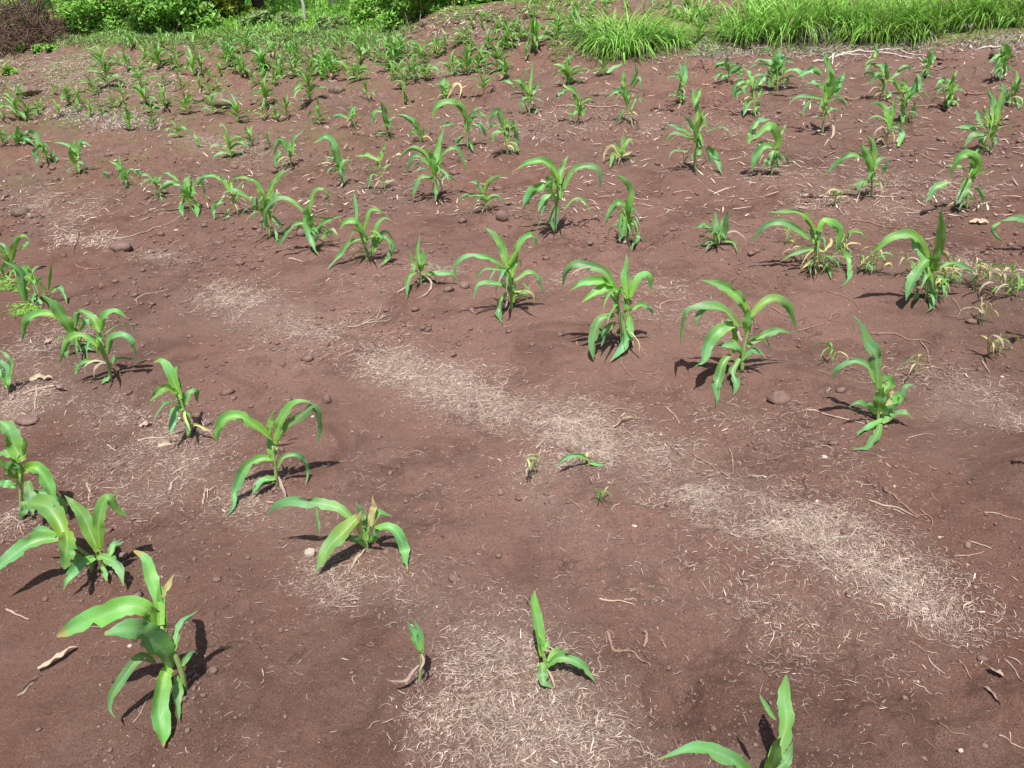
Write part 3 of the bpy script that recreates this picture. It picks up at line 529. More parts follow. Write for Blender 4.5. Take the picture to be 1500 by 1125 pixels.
T('short maize plant with a stubby split top, standing alone in the second row', 740, 280, (1165, 305), '1160,240', 'm52:1160,285 1150,200 1154,108; m42:1172,280 1210,200 1222,103; m30@.01:1132,200 1090,185 1025,205; d15:1190,240 1260,220 1300,240 1332,282; m22@-.02:1190,270 1250,280 1276,332; y34:1165,280 1180,200 1195,140; w24@-.02:1165,290 1150,250 1140,220')
T('narrow maize plant with its top leaf bent left, second row left of the stubby plant', 740, 280, (680, 290), '672,200 672,120', 'y50@.01:682,130 685,0 662,-60 608,-92; m42@-.02:672,90 622,60 572,120 548,192; m46@-.04:662,140 650,200 625,282; m22:672,200 672,285; m30:682,190 712,180 728,250 690,332; y40:680,180 672,90 660,40; m34@-.03:640,130 630,200 640,250')
T('large many leaved maize plant with leaves arched both ways, centre of the second row', 740, 0, (272, 1278), '285,1150 290,1000', '''
y42:302,1010 310,930 345,855; y46@.02:292,1000 260,920 200,880 130,890 80,920 48,942; m46@.02:322,1040 360,960 420,920 490,920 525,970 518,1045; y42:242,1050 230,960; y46:245,1060 245,950; m62@-.04:212,1010 150,1050 110,1120 98,1165; m42@-.04:282,1070 220,1090 178,1165; m32@-.04:262,1130 255,1200 266,1272; m28@-.03:287,1130 285,1200 280,1264;
m22@.01:322,1150 380,1090 440,1110 476,1182; y50:300,1100 285,1000 270,920; m30:230,1080 210,1150 190,1190; y36:300,1090 320,1000 310,940''')
T('small maize seedling with thin curved leaves, second row between the two large plants', 370, 230, (1286, 298), '1275,220', 'y30@.01:1272,215 1290,150 1340,115 1392,98; m28@.01:1267,200 1230,140 1190,138; m25@-.02:1272,210 1210,205 1150,220 1138,262; m14:1282,260 1330,220 1370,230 1382,282; d14:1272,260 1230,260 1213,292; y26:1278,230 1275,170', r0=.004)
T('tall second row maize with a straight top blade and drooping leaves, left of centre', 370, 0, (1006, 1098), '1005,1000 1000,900', 'y42:1002,920 1020,830 1046,695; y32@.01:982,900 930,830 870,810 798,875; m32@-.02:982,910 900,850 862,890 848,962; m26@.02:1012,900 1060,830 1120,820 1170,900 1172,965; m36@-.04:1002,980 930,970 890,1040 882,1092; m22:1022,1000 1070,960 1122,1002; m30@-.03:1006,1020 1005,1105; y50:1000,960 985,860 960,810; y40:1010,960 1030,870 1010,800')
T('thin bare stemmed maize plant with roots exposed, second row left of the tall plant', 370, 0, (730, 1052), '710,950 692,880', 'y36@.01:692,882 640,860 560,855; y25:702,882 715,820 738,782; m20:692,962 650,960 634,1042; m20:722,922 762,900; d16:732,1002 785,982; y24:700,920 690,850', r0=.004)
T('second row maize with a big leaf flopped left, beside the thin bare stemmed plant', 370, 0, (500, 1020), '478,940 470,880', 'm52@-.01:472,890 450,800 400,745 335,788; m36:482,920 500,880 545,878; m42@-.03:482,890 492,960 508,1010; y20:462,900 455,945; y40:475,940 455,850 430,790; d12@-.02:500,1000 480,1030')
T('maize plant with three short hanging leaves in dry straw, second row left part', 370, 0, (215, 925), '205,840', 'm36@-.01:192,832 150,770 118,852; y36:182,802 158,765; m32@-.03:152,832 130,870 130,925; m20:222,842 230,760 285,708; y20:212,832 200,770; m24:215,860 190,800 180,760')
# --- the third row
T('maize plant bowed leftward with a folded top, at the right end of the third row', 1100, 0, (1185, 1150), '1195,1050 1210,950', 'y62@-.01:1215,965 1240,900 1200,850 1140,870 1095,985; m62@-.05:1202,980 1170,1050 1125,1125; m52@-.02:1092,1000 1020,1030 955,1115; m32@.01:1232,1030 1270,1070 1276,1125; y50:1212,1000 1228,930 1200,870')
T('third row maize with a bright upright heart and one flat leaf out left', 1100, 0, (660, 1085), '665,1000 662,930', 'y52:662,935 640,850 605,780; y46:672,910 672,800 635,742; m36@-.01:612,862 550,850 480,890 410,965; m32:682,932 700,880 745,868; m30@-.02:722,950 755,878; m36@-.03:652,1000 610,1000 582,1065; m20:682,1012 718,998; y40:665,980 655,880')
T('maize plant with a bright leaf folded to the left over darker lower leaves, third row', 1000, 60, (752, 1130), '770,1010 790,900', 'y90@-.01:790,910 810,820 740,720 560,850; m80@-.04:750,895 680,890 610,1000 590,1110; m70:800,930 760,960 730,1060; m50:800,930 810,1020 790,1080; m60@-.04:760,1040 700,1020 680,1100; m40:700,900 670,870 650,850; m70:560,870 590,760 650,650; m60:590,740 660,670 740,660; y30:830,790 880,690', zoom=5.769)
T('tall narrow maize plant stacked leaf over leaf to a straight tip, third row', 740, 0, (1042, 945), '1045,800 1055,680', 'y46:1052,700 1050,600 1028,478; y32:1062,700 1090,640 1107,705; m36@-.01:1042,720 1010,670 975,636; m52:1062,852 1076,735; m26@-.02:1032,770 960,730 900,740 868,805; m26@.01:1022,740 950,700 885,678; m36@-.02:1112,810 1132,905; m42@.01:1110,800 1160,860 1187,955; m22:1002,830 930,830 896,872; y40:1050,800 1050,700 1070,640; m24:1045,900 1020,830; y30:1040,560 1080,480')
T('small pale yellow green maize plant, third row left of the tall stacked plant', 740, 0, (632, 890), '640,840', 'y26:642,842 650,715; w20:622,852 590,800 550,830 536,895; y26:642,832 680,770 724,772; y28:632,862 590,850 578,925; w20:652,852 700,830; y24:635,860 600,790 590,775', r0=.004)
T('maize plant with dark broad leaves hanging both sides, third row centre', 370, 0, (1400, 855), '1395,770 1380,690', 'm46@-.01:1372,685 1350,610 1310,640 1308,685; y30:1392,700 1402,645; m42:1402,782 1390,675; m52:1450,835 1440,725; m32@-.03:1382,722 1330,730 1318,795; y26:1422,722 1432,648; m34@.01:1410,700 1440,690 1460,780; y36:1395,740 1385,670 1360,620')
T('third row maize with wide arched leaves both sides, left of the dark leaved one', 370, 0, (1182, 815), '1182,740 1175,640', 'y46@-.01:1172,645 1130,570 1060,560 1000,590 988,655; y46:1182,662 1150,590 1075,558; m28@.01:1192,682 1220,610 1265,588; m28@.01:1202,690 1260,690 1287,775; m22:1192,770 1212,835; m26:1152,760 1110,802; y40:1180,720 1165,630; m28@-.02:1040,690 1080,680 1110,690')
T('maize plant leaning left with a dark double leaf, third row', 370, 0, (925, 785), '915,720', 'm36@-.01:912,722 870,660 785,628; m36:932,762 900,690 888,645; y30:920,740 900,670 880,650; m24:930,760 940,700; m24@-.02:900,740 870,720 860,760')
T('maize plant with a folded blue green leaf and a dark heart, third row', 370, 0, (742, 755), '735,690', 'm42:732,682 710,570 685,558; m32@-.02:722,612 670,620 653,695; y30:746,705 740,635; m30:735,690 725,600; m22:740,720 760,660 780,640')
T('thin maize plant with one flat leaf to the left, left end of the third row', 370, 0, (548, 695), '542,630', 'y30:541,662 546,565; m24@-.01:532,652 480,630 415,655; m18:545,660 560,590 580,600; d14:540,670 500,600 450,590', r0=.004)
# --- upper right
T('tallest maize plant at the upper right with layered broad leaves and a dark straight tip', 1000, 60, (1183, 790), '1190,660 1200,500', '''
y90:1205,520 1230,400 1240,300 1225,110; y90@-.02:1225,480 1260,380 1240,250; m80:1290,460 1310,380 1370,260; m70@.01:1170,290 1100,240 970,310; m60@.01:1180,390 1100,350 1030,370; m50:1280,420 1330,330 1370,370; m50@.02:1200,640 1260,580 1330,575; m36@-.02:1180,490 1080,470 960,480 880,555; m50@-.03:1080,490 1040,560 1015,640; d26@-.03:1200,700 1260,690 1265,790 1190,890; y70:1210,600 1200,450 1190,330; m26:1230,510 1320,490 1400,590; m46:1215,210 1205,150 1215,90; d18:1180,760 1130,760 1110,790''', zoom=5.769)
T('upper right maize with one long blade falling to the soil, one leaf raised right', 1240, 60, (510, 700), '500,600 490,450', 'm60:480,700 475,560 520,420 520,370; y70:475,430 490,370 470,310; m60@.01:545,480 580,370 590,300; m46:600,280 630,330 620,450; m50@-.01:560,660 575,560 565,490; y46@.01:450,420 400,340 340,330; y50:500,520 500,420 480,350; m40:520,520 540,440 560,380', zoom=5.769)
T('maize before the long falling blade, with a dry hooped leaf at its foot', 1240, 60, (325, 890), '345,800 355,700', 'y60:352,720 345,600 270,520 190,545; y56:362,740 390,600 405,480; m60@-.02:440,890 470,780 430,700; d34@-.02:340,790 310,730 260,750 225,820; m30:350,740 420,720 470,760; d24@-.02:320,870 290,830 250,850', zoom=5.769)
T('dense bright maize clump near the right edge of the upper field', 1240, 60, (1140, 950), '1190,850 1230,700', '''y60:1230,720 1250,560 1210,410; y70:1270,700 1300,540 1330,380; m60:1150,720 1110,640 1095,580; y56:1200,700 1180,600 1150,560; y80:1240,700 1210,740 1240,650; m60@-.02:1160,790 1070,800 990,900; m50@.01:1100,770 1050,730 910,730; m70:1170,880 1140,830 1190,760; y56:1220,840 1260,740 1280,690; m46@-.03:1240,800 1260,850 1240,880; m40@-.03:1130,940 1110,920 1090,950; d22@-.02:1240,860 1230,920 1215,950; m40:1250,620 1220,480 1190,400''', zoom=5.769)
T('maize plant behind the dense clump with a raised bright leaf, at the right edge', 1240, 60, (1400, 560), '1400,470 1420,380', 'y60:1420,400 1440,310 1435,245; m60:1390,520 1340,480 1290,370; m60:1400,470 1440,400 1470,300; m46:1420,480 1460,540 1450,580; m60:1370,500 1330,420 1290,350; y40:1410,450 1400,350', zoom=5.769)
T('dark leaved maize plant under the grass strip at the far right edge', 1240, 60, (1300, 330), '1310,220 1330,130', 'y80:1335,160 1360,80 1310,10; m56@-.02:1300,110 1250,150 1215,180; m56@-.03:1300,140 1270,230 1240,290; m50:1320,250 1350,170 1390,60; m50@-.01:1330,250 1380,220 1400,190; m50:1310,310 1330,240 1370,230; y50:1320,200 1320,110 1300,40; m40@-.02:1310,220 1290,280 1300,330', zoom=5.769)
T('small maize plant with a drooping dark left leaf between the two larger right hand clumps', 1240, 60, (845, 560), '850,480 855,400', 'y50:860,420 870,350 840,320; m46@-.01:835,350 800,340 755,380; m30@-.02:830,420 790,410 760,480; y30:870,400 890,340; m50@-.02:850,510 830,530 820,560; m46@-.01:900,540 925,500 900,470; m24:840,330 820,310 790,300; d20:905,520 945,520 940,570', zoom=5.769)
T('bright maize with a fan of fine leaves, left of the long falling blade', 1240, 60, (318, 490), '322,400 330,300', 'y60:330,300 300,220 240,200; m60@-.01:300,300 250,290 215,360; m46:345,330 340,240 330,180; y40:270,230 200,200 160,260; y50:240,140 255,90 235,45; m40@.01:370,320 440,270 520,210; m30@.01:440,240 500,210 590,235; y30:250,150 180,170 150,240; d22:310,430 240,390 180,450; m46:340,480 370,430 380,400; m40:310,440 320,370 300,310; m50:230,290 180,270 130,300', zoom=5.769)
T('upright bright maize plant by the pale sticks, upper right field', 1240, 60, (680, 320), '685,250', 'y60:690,230 700,130 680,60; y46:680,200 660,160 640,140; m50:700,200 740,140 750,110; m40@-.01:670,290 650,260 640,300; m36:690,300 700,260; y44:685,250 690,170 710,120; m30@.01:700,150 730,90 750,20', zoom=5.769)
T('wilted looking maize with a leaf cut square on top, upper field right of centre', 1000, 60, (600, 640), '600,520 590,380', 'y60:590,380 560,280 500,220; m70@-.01:500,240 480,280 470,310; m60:640,370 680,310 700,280; m60@-.02:520,330 450,370 435,500; m60@-.03:590,500 540,540 510,640; m50:560,330 520,400 540,480; m46:640,480 650,400 620,330; m56:410,280 470,230 510,180; y50:605,600 640,540 635,520; m50@-.03:500,410 460,440 460,500; y40:600,480 590,380 570,300', zoom=5.769)
T('maize plant with a cluster of grey green leaves behind the wilted one', 1000, 60, (398, 345), '395,300 385,230', 'm50:385,250 370,180 380,110; m46:370,230 310,200 260,250; m50:370,310 310,280 260,340; m40:390,300 420,230 440,160; m40:350,180 300,190 270,210; m40:400,280 350,300 320,330', zoom=5.769)
T('dense grey green maize plant with many narrow leaves close under the grass strip', 1000, 60, (800, 425), '800,330 800,220', 'm60:790,230 780,130 770,90; m60:820,220 820,130 810,70; m50:770,250 740,180 650,150; y50:790,330 790,250 830,230; m40:760,290 720,260 690,310; m50:840,280 850,200 840,120; m40:860,320 890,330 880,400; m30:820,380 850,350 870,380; y40:760,370 770,300 740,260; m40:740,390 720,350 710,310; m30:700,180 640,160 600,190; y36:800,330 815,250', zoom=5.769)
T('blue green maize plant with stacked upright leaves, below the lime grass clump', 740, 0, (965, 580), '965,500 970,420', 'm36:972,492 987,400 992,312; m42:962,542 960,455; m16:962,530 910,520 886,545; m36:975,470 965,400 955,335; y24:965,560 985,500; d14@-.01:960,570 950,600', r0=.005)
T('maize plant with thin arched leaves in front of the flat reddish stone', 660, 0, (1165, 1130), '1180,1010 1190,940', 'y60@-.01:1160,960 1130,850 1060,810 985,880; y50:1190,960 1150,870 1110,840; m50@-.02:1160,1010 1110,1050 1090,1110; m50:1200,1060 1230,990 1245,960; y60:1195,1060 1180,960 1160,900; w30:1030,770 1060,800 1070,830; m40:1060,830 1000,860 985,910', zoom=6.25)
T('bright V shaped maize plant with roots hanging out of the bank, upper field centre', 660, 0, (720, 1060), '725,900 710,830', 'y56@-.01:700,850 640,750 570,735; y40:735,850 740,740 742,560; m56:745,860 790,790 835,745; m46@-.02:700,890 660,920 650,1040; y50:720,900 690,810 600,760; m40:570,770 520,740 450,750; m24@-.02:760,950 790,1000 770,1050; y40:725,950 740,880 750,830', zoom=6.25)
T('maize with a brown edged hooped leaf, behind the wide arched third row plant', 370, 0, (1055, 545), '1060,480', 'y42:1062,520 1050,460 1055,420; w24@.01:1070,540 1110,465 1145,475 1135,540; m36:1050,540 1040,480; y30:1065,500 1075,440', r0=.005)
T('maize plant crossing two thin dry stalks, upper field right of the flat reddish stone', 740, 0, (682, 680), '675,600 660,520', 'y36:655,480 650,440 655,385; m30@-.01:672,540 620,500 555,535; y36:682,560 650,490 595,490; m16:692,605 730,540 790,560; m22@-.02:652,600 605,690; m26:700,480 735,430 745,500; m30:690,470 720,400 715,350; y30:675,600 660,520 650,470; m30:560,400 600,370 650,350; d12:550,550 545,580')
# --- left edge rows
T('left front row maize with two arched leaves like a crown', 0, 280, (610, 1035), '590,930 550,810', 'y46:548,775 500,690 438,648; y42@.02:552,765 580,680 640,660 702,705; m42@-.01:592,895 620,820 680,790 730,835 742,925; y42@-.02:542,855 450,800 380,810 350,880 322,955; m30@-.02:352,835 372,915; m26@-.02:562,945 460,940 408,1005; m30@-.04:602,1022 552,1058; y36:560,850 535,750; m20:610,960 630,910 650,940; m20@-.03:430,950 410,1010')
T('maize with one very broad leaf bent down, left of the crown shaped plant', 0, 280, (452, 890), '430,830 410,770', 'y72@-.04:405,800 350,690 290,620 218,568; y46@-.02:342,712 270,670 180,682 130,740 128,835; m32:412,745 430,670 475,638; m26:442,765 470,700 492,785; m34:402,792 380,715; y40:425,830 405,750 400,710; m30@-.02:440,870 490,860 530,880')
T('left edge maize with leaves bent rightward and a straw tuft at its foot', 0, 280, (215, 620), '190,540 160,470', 'm62@-.03:142,605 110,450 15,372; y36:192,505 135,390; y26:252,555 210,490 178,450; y22:262,545 280,430 292,398; m30@.02:282,555 330,530 368,620; y60:170,500 140,430 135,390; m24:200,560 160,600 170,590; m30@-.01:230,620 200,590 170,590')
T('maize plant at the very left edge with a tall leaf arching right', 0, 280, (15, 480), '25,420', 'y42@.02:62,388 80,280 130,240 172,272; m42:32,375 18,300 -10,290; m30:120,320 140,290 172,275; y36:40,400 15,330 -20,310; m36:10,450 40,390 110,400; y20:50,470 70,430 90,480')
T('single maize leaf shoot cut by the left edge above the dry stalk litter', 0, 280, (42, 1110), '42,1050', 'm52:42,1065 30,980 -10,915; m26:58,1005 52,920 -5,868; m30:40,1080 10,1000 -30,960', r0=.005)
T('maize plant half outside the right edge with one flat leaf reaching in', 1100, 280, (1600, 330), '1580,230', 'm50@.02:1570,200 1470,150 1370,165; m30@-.02:1370,170 1325,215 1385,285; y60:1590,250 1620,130 1700,80; m50:1600,260 1680,200 1750,260', r0=.007)
T('maize plant standing at the right edge below the yellow seedling cluster', 1100, 280, (1640, 830), '1630,700 1620,620', 'm56:1620,640 1570,600 1540,680; y56:1630,640 1600,520 1620,400; m60:1640,680 1720,600 1800,700; m60@-.05:1620,740 1580,780 1560,850')
T('maize plant standing past the right edge beside the bare soil below the branching root', 1100, 550, (1720, 560), '1715,420 1700,330', 'm60:1700,340 1640,250 1560,330; y60:1700,350 1720,200 1760,120; m60:1710,400 1800,330 1900,420; m60@-.05:1700,440 1640,470 1610,560; m50@.06:1700,400 1640,350 1560,420')
# ---------------------------------------------------------------- smaller maize plants of the far rows
def grown(rng, H, nl, parts=True, wide=1.0):
    """one free grown plant of height H at the origin: list of (part, V, F, uv, material)"""
    out = []; lean = rng.normal(0, .06, 2); hs = H*rng.uniform(.42, .58)
    P = np.array([[lean[0]*t*hs, lean[1]*t*hs, hs*t] for t in np.linspace(0, 1, 6)]); R = np.linspace(.0075, .004, 6)*min(1.4, H/.38)
    V, Fq = tube_arrays(P, R, 6); out.append(('stalk', V, Fq, None, 'stalk'))
    az0 = rng.uniform(0, math.pi)
    for i in range(nl):
        f = (i+.6)/nl; az = az0+math.pi*(i % 2)+rng.normal(0, .35); L = H*rng.uniform(.62, .95)*(1-.35*abs(f-.55)); el = math.radians(np.interp(f, [0, .5, 1], [38, 64, 86])+rng.normal(0, 9))
        drop = np.interp(f, [0, .6, 1], [2.3, 2.0, .9])*rng.uniform(.6, 1.3); pos = np.array([lean[0]*hs*f, lean[1]*hs*f, hs*(.10+.85*f)]); pts = [pos]
        for k in range(7):
            e = el-drop*(k/6)**1.3; pos = pos+np.array([math.cos(az)*math.cos(e), math.sin(az)*math.cos(e), math.sin(e)])*L/7; pts.append(np.array([pos[0], pos[1], max(pos[2], .012)]))
        V, Fc, uv = leaf_arrays(np.array(pts), H*rng.uniform(.075, .115)*wide, rng, None, 10, .5)
        V[:, 2] = np.maximum(V[:, 2], .004); key = 'y' if f > .25 else ('d' if i == 0 and rng.uniform() < .45 else 'm'); out.append(('leaf', V, Fc, uv, MATKEY[key]))
    return out
PROTO = []
for k in range(14):
    rng = np.random.default_rng(500+k); g = grown(rng, .36, int(rng.integers(7, 11)), wide=rng.uniform(.95, 1.3))
    PROTO.append([(n, raw_mesh(n, V, Fc, M[mm], uv=(uv if uv is not None else np.zeros((len(V), 2)))), mm) for n, V, Fc, uv, mm in g])
def joined(k):       # the same plant as one mesh for the distant rows
    rng = np.random.default_rng(500+k); g = grown(rng, .36, int(rng.integers(6, 9)), wide=rng.uniform(.9, 1.25))
    Vs, Fs, U, mi, n = [], [], [], [], 0; mats = ['stalk', 'young', 'mature', 'dry']
    for nm, V, Fc, uv, mm in g: mm = 'young' if mm == 'mature' else mm; Vs.append(V); Fs.append(Fc+n); n += len(V); U.append(uv if uv is not None else np.zeros((len(V), 2))); mi += [mats.index(mm)]*len(Fc)
    me = raw_mesh('maize_plant', np.vstack(Vs), np.vstack(Fs), M['stalk'], uv=np.vstack(U))
    for q in mats[1:]: me.materials.append(M[q])
    if len(me.polygons) == len(mi): me.polygons.foreach_set('material_index', np.array(mi, np.int32))
    return me
JOINED = [joined(k) for k in range(14)]
FAR = []       # (pixel x, pixel y of the foot, height in pixels)
def far(ox, oy, z, s):
    for w in s.split(): a, b, h = map(float, w.split(',')); FAR.append((ox+a/z, oy+b/z, h/z))
far(0, 0, 3.75, '10,660,90 105,660,150 330,640,90 230,610,70 500,640,90 800,590,180 720,720,130 845,715,95 910,600,130 1030,630,130 1170,630,120 1310,672,130 1455,662,100 600,480,160 680,560,90 1000,490,90 900,480,80 1100,500,80 1215,420,90 1352,420,120 1440,400,110 880,350,100 980,380,100 1060,420,120 1150,440,70 1270,872,160 1480,810,85 980,755,95 1462,580,130 1150,310,70 1240,320,80 1290,345,80 1420,300,80 1480,310,80 380,530,70 430,620,80 300,520,60 650,360,60 560,640,90 120,540,70 780,480,80 740,420,70 1090,810,70 1385,810,110 20,800,80 620,590,80 1000,410,80 1190,490,60')
far(370, 0, 3.75, '30,362,110 130,400,95 240,420,95 390,400,120 320,560,190 75,585,140 190,650,110 370,685,130 520,442,120 470,280,100 580,295,120 680,300,100 790,340,100 850,315,80 200,300,70 270,350,70 630,545,100 835,570,110 840,482,120 950,440,130 1080,420,120 1270,515,140 1392,432,90 1350,395,140 1060,282,100 1160,250,90 1200,295,80 1290,280,100 1400,235,120 1470,225,80 1435,180,80 1480,520,110 640,330,70 700,350,80 330,320,90 400,310,90 110,290,70 20,300,80 560,440,90 770,430,90 900,400,80 1150,400,90 1230,400,90 300,480,100 120,470,80 60,455,70')
far(740, 0, 3.75, '10,242,130 150,265,150 285,212,115 350,135,80 450,165,120 10,432,110 345,472,140 1070,225,140 1110,90,80 900,95,90 1010,80,80 1250,70,70 1430,85,80 1340,90,70 760,80,70 660,60,60 550,70,60 80,240,110 215,230,90 410,200,80 500,200,90 1180,120,80 250,60,50 60,50,50 160,45,50 480,60,50 840,55,60')
far(1100, 0, 3.75, '95,120,80 30,90,80 1400,40,60 1000,60,70 1250,30,60 1080,600,170 130,500,210')
far(660, 0, 6.25, '160,700,230 310,640,220 440,470,150 500,730,150 430,650,200 1080,780,230 180,480,130 320,500,150 520,450,180 770,470,250 980,330,190 60,430,150 40,680,150 250,640,170 1400,700,180 350,400,110')
rngX = np.random.default_rng(3)
for i in range(84):                        # the far rows run slantwise
    u_ = rngX.uniform(150, 640); FAR.append((u_, 78+12*(i % 4)+(u_-380)*.012+rngX.normal(0, 2), rngX.uniform(21, 31)))
for _ in range(30): FAR.append((rngX.uniform(640, 860), rngX.uniform(24, 95), rngX.uniform(16, 25)))
for _ in range(14): FAR.append((rngX.uniform(20, 420), rngX.uniform(120, 180), rngX.uniform(18, 30)))
for _ in range(14): FAR.append((rngX.uniform(860, 1250), rngX.uniform(4, 26), rngX.uniform(14, 22)))
FAR.sort(key=lambda q: -q[2]); N_ONE = 298-len(PLANTS); MASS = [[], [], [], 0]
rngF = np.random.default_rng(77); fb = cast([p[0] for p in FAR], [p[1] for p in FAR])
def far_label(px, py, h):
    if py < 100 and px > 1000: return 'small maize plant growing beyond the grass strip at the top', 'maize beyond the grass strip'
    if px > 760 and py < 72: return 'maize plant in the far upper field beside the lime grass clump', 'far upper field maize'
    if px > 600 and py < 135: return 'maize plant in the crowded rows on the slope below the soil bank', 'maize below the soil bank'
    if px > 760: return 'maize plant in the upper right field between the traced rows and the grass'.replace('the traced rows', 'the long row'), 'upper right maize'
    if py < 112: return 'small maize plant in the crowded far rows before the green bushes', 'maize before the bushes'
    if px < 450 and py < 180: return 'thin maize plant in the weedy rows around the flat brown rocks at left', 'maize around the brown rocks'
    if py < 180: return 'maize plant on the bare slope around the rounded brown stone', 'maize around the rounded stone'
    return 'thin maize seedling growing from the straw at the left of the middle field', 'maize seedlings in the straw'
for i_far, ((px, py, h), B) in enumerate(zip(FAR, fb)):
    depth = float((B-CAMP) @ FWD); Hm = h*depth/F_PX*1.12; k = int(rngF.integers(0, 14)); s = float(np.clip(Hm/.36, .3, 2.4))
    lab, grp = far_label(px, py, h); rot = rngF.uniform(0, 6.28)
    if i_far >= N_ONE:                        # past 300 plants: the smallest ones together
        me = JOINED[k]; V = np.zeros(len(me.vertices)*3, np.float32); me.vertices.foreach_get('co', V); V = V.reshape(-1, 3)*s; Vr = np.stack([V[:, 0]*math.cos(rot)-V[:, 1]*math.sin(rot), V[:, 0]*math.sin(rot)+V[:, 1]*math.cos(rot), V[:, 2]], -1)+B
        Fq = np.zeros(len(me.loops), np.int32); me.loops.foreach_get('vertex_index', Fq); U = np.zeros(len(me.loops)*2, np.float32); me.uv_layers[0].data.foreach_get('uv', U); uvv = np.zeros((len(V), 2)); uvv[Fq] = U.reshape(-1, 2)
        MASS[0].append(Vr); MASS[1].append(Fq.reshape(-1, 4)+MASS[3]); MASS[2].append(uvv); MASS[3] += len(V); continue
    if h < 27:
        o = link('maize_plant', JOINED[k]); tag(o, lab, 'maize plant', grp)
    else:
        o = empty('maize_plant', B, lab, 'maize plant', grp)
        for nm, me, mm in PROTO[k]: link(nm, me, o)
    o.location = B-np.array([0, 0, .004]); o.rotation_euler = (rngF.normal(0, .06), rngF.normal(0, .06), rot); o.scale = (s*1.05, s*1.05, s)

if MASS[3]: tag(link('distant_maize', raw_mesh('distant_maize', np.vstack(MASS[0]), np.vstack(MASS[1]), M['young'], uv=np.vstack(MASS[2]))), 'tiny distant maize plants among the farthest rows', 'maize', kind='stuff')
bs = np.array([o.location[:2] for o in PLANTS if o.location.y < 9]); nb_ = 46; th_ = RNG.uniform(0, 6.28, (len(bs), nb_)); rr_ = np.abs(RNG.normal(0, .05, (len(bs), nb_)))
o = crumbs('root_crumbs', (bs[:, :1]+rr_*np.cos(th_)).ravel(), (bs[:, 1:]+rr_*np.sin(th_)).ravel(), np.minimum(.009, RNG.lognormal(math.log(.0036), .5, len(bs)*nb_)), M['crumb'], .35); tag(o, 'loose soil heaped round the feet of the maize plants', 'soil crumbs', kind='stuff')
n = 330; cy = 1.0+RNG.uniform(0, 1, n)**1.2*7; cx = RNG.uniform(-1, 1, n)*(cy*.72+.2); k = fbm(cx*1.3, cy*1.3, 21, 2) > -.05
o = crumbs('soil_clods', cx[k], cy[k], np.minimum(.008, RNG.lognormal(math.log(.004), .45, int(k.sum()))), M['crumb'], .4); tag(o, 'scattered clods of red brown soil', 'soil clods', kind='stuff')
n = 2600; w_ = RNG.integers(0, len(xs), n); fx_, fy_ = xs[w_]+RNG.normal(0, .04, n), ys[w_]+RNG.normal(0, .04, n)

# ---------------------------------------------------------------- yellow seedlings
def seedling_meshes(k):
    rng = np.random.default_rng(900+k); out = []
    for j in range(int(rng.integers(1, 4))):
        b = rng.normal(0, .012, 2); h = rng.uniform(.05, .11); lean = rng.normal(0, .02, 2)
        P = np.array([[b[0]+lean[0]*t, b[1]+lean[1]*t, h*t] for t in np.linspace(0, 1, 4)]); V, Fq = tube_arrays(P, np.linspace(.0018, .001, 4), 5); out.append(('stem', raw_mesh('stem', V, Fq, M['stalk'])))
        for i in range(int(rng.integers(3, 6))):
            f = rng.uniform(.35, 1); az = rng.uniform(0, 6.28); L = rng.uniform(.05, .11); pos = np.array([b[0]+lean[0]*f, b[1]+lean[1]*f, h*f]); pts = [pos]; el = rng.uniform(.4, 1.2)
            for q in range(5):
                e = el-rng.uniform(1.8, 2.8)*(q/4); pos = pos+np.array([math.cos(az)*math.cos(e), math.sin(az)*math.cos(e), math.sin(e)])*L/5; pts.append(np.array([pos[0], pos[1], max(.006, pos[2])]))
            V, Fc, uv = leaf_arrays(np.array(pts), rng.uniform(.005, .010), rng, None, 8, .6); out.append(('leaf', raw_mesh('leaf', V, Fc, M[('yellow', 'yellow', 'dry', 'young', 'mature')[int(rng.integers(0, 5))]], uv=uv)))
    return out
SEED = [seedling_meshes(k) for k in range(7)]
def seedling(px, py, s, label, group=None):
    B = cast1(px, py); o = empty('weed_seedling', B, label, 'weed seedling', group)
    for nm, me in SEED[int(rngF.integers(0, 7))]: link(nm, me, o)
    o.rotation_euler = (0, 0, rngF.uniform(0, 6.28)); o.scale = (s,)*3
for q in '1152,358 1170,385 1192,398 1205,400 1228,392 1243,365 1165,378 1186,404'.split():
    seedling(*map(float, q.split(',')), rngF.uniform(.9, 1.5), 'yellow weed seedling crowded round the foot of the spreading maize plant', 'yellow seedlings round the spreading maize')
for q in '1258,400 1282,403 1272,398 1318,402'.split():
    seedling(*map(float, q.split(',')), rngF.uniform(.9, 1.4), 'yellow weed seedling between the two large plants at the right of the second row', 'yellow seedlings between two maize plants')
for q in '1385,412 1390,425 1380,418 1396,415 1345,430 1372,434'.split():
    seedling(*map(float, q.split(',')), rngF.uniform(.8, 1.3), 'yellow weed seedling under the tall pointed maize at the right', 'yellow seedlings under the pointed maize')
for q in '1425,428 1446,430 1466,432 1478,436 1472,424 1440,420'.split():
    seedling(*map(float, q.split(',')), rngF.uniform(1., 1.6), 'yellow weed seedling in the cluster at the right edge of the second row', 'yellow seedlings at the right edge')
seedling(1209, 532, 1.1, 'single yellow seedling with two hanging leaves beside the broad two shoot maize')
seedling(1435, 478, 1.2, 'pale yellow seedling with a bent tip on bare soil near the right edge')
seedling(1448, 522, 1.2, 'pale yellow seedling with two curved leaves, the lower of two near the right edge')
seedling(1340, 553, .9, 'small dry yellow seedling behind the crooked leaved maize')
seedling(782, 700, .8, 'tiny yellow blade seedling left of the leaning seedling in the open strip')
seedling(880, 738, .7, 'tiny pale seedling lying over, below the leaning seedling in the open strip')
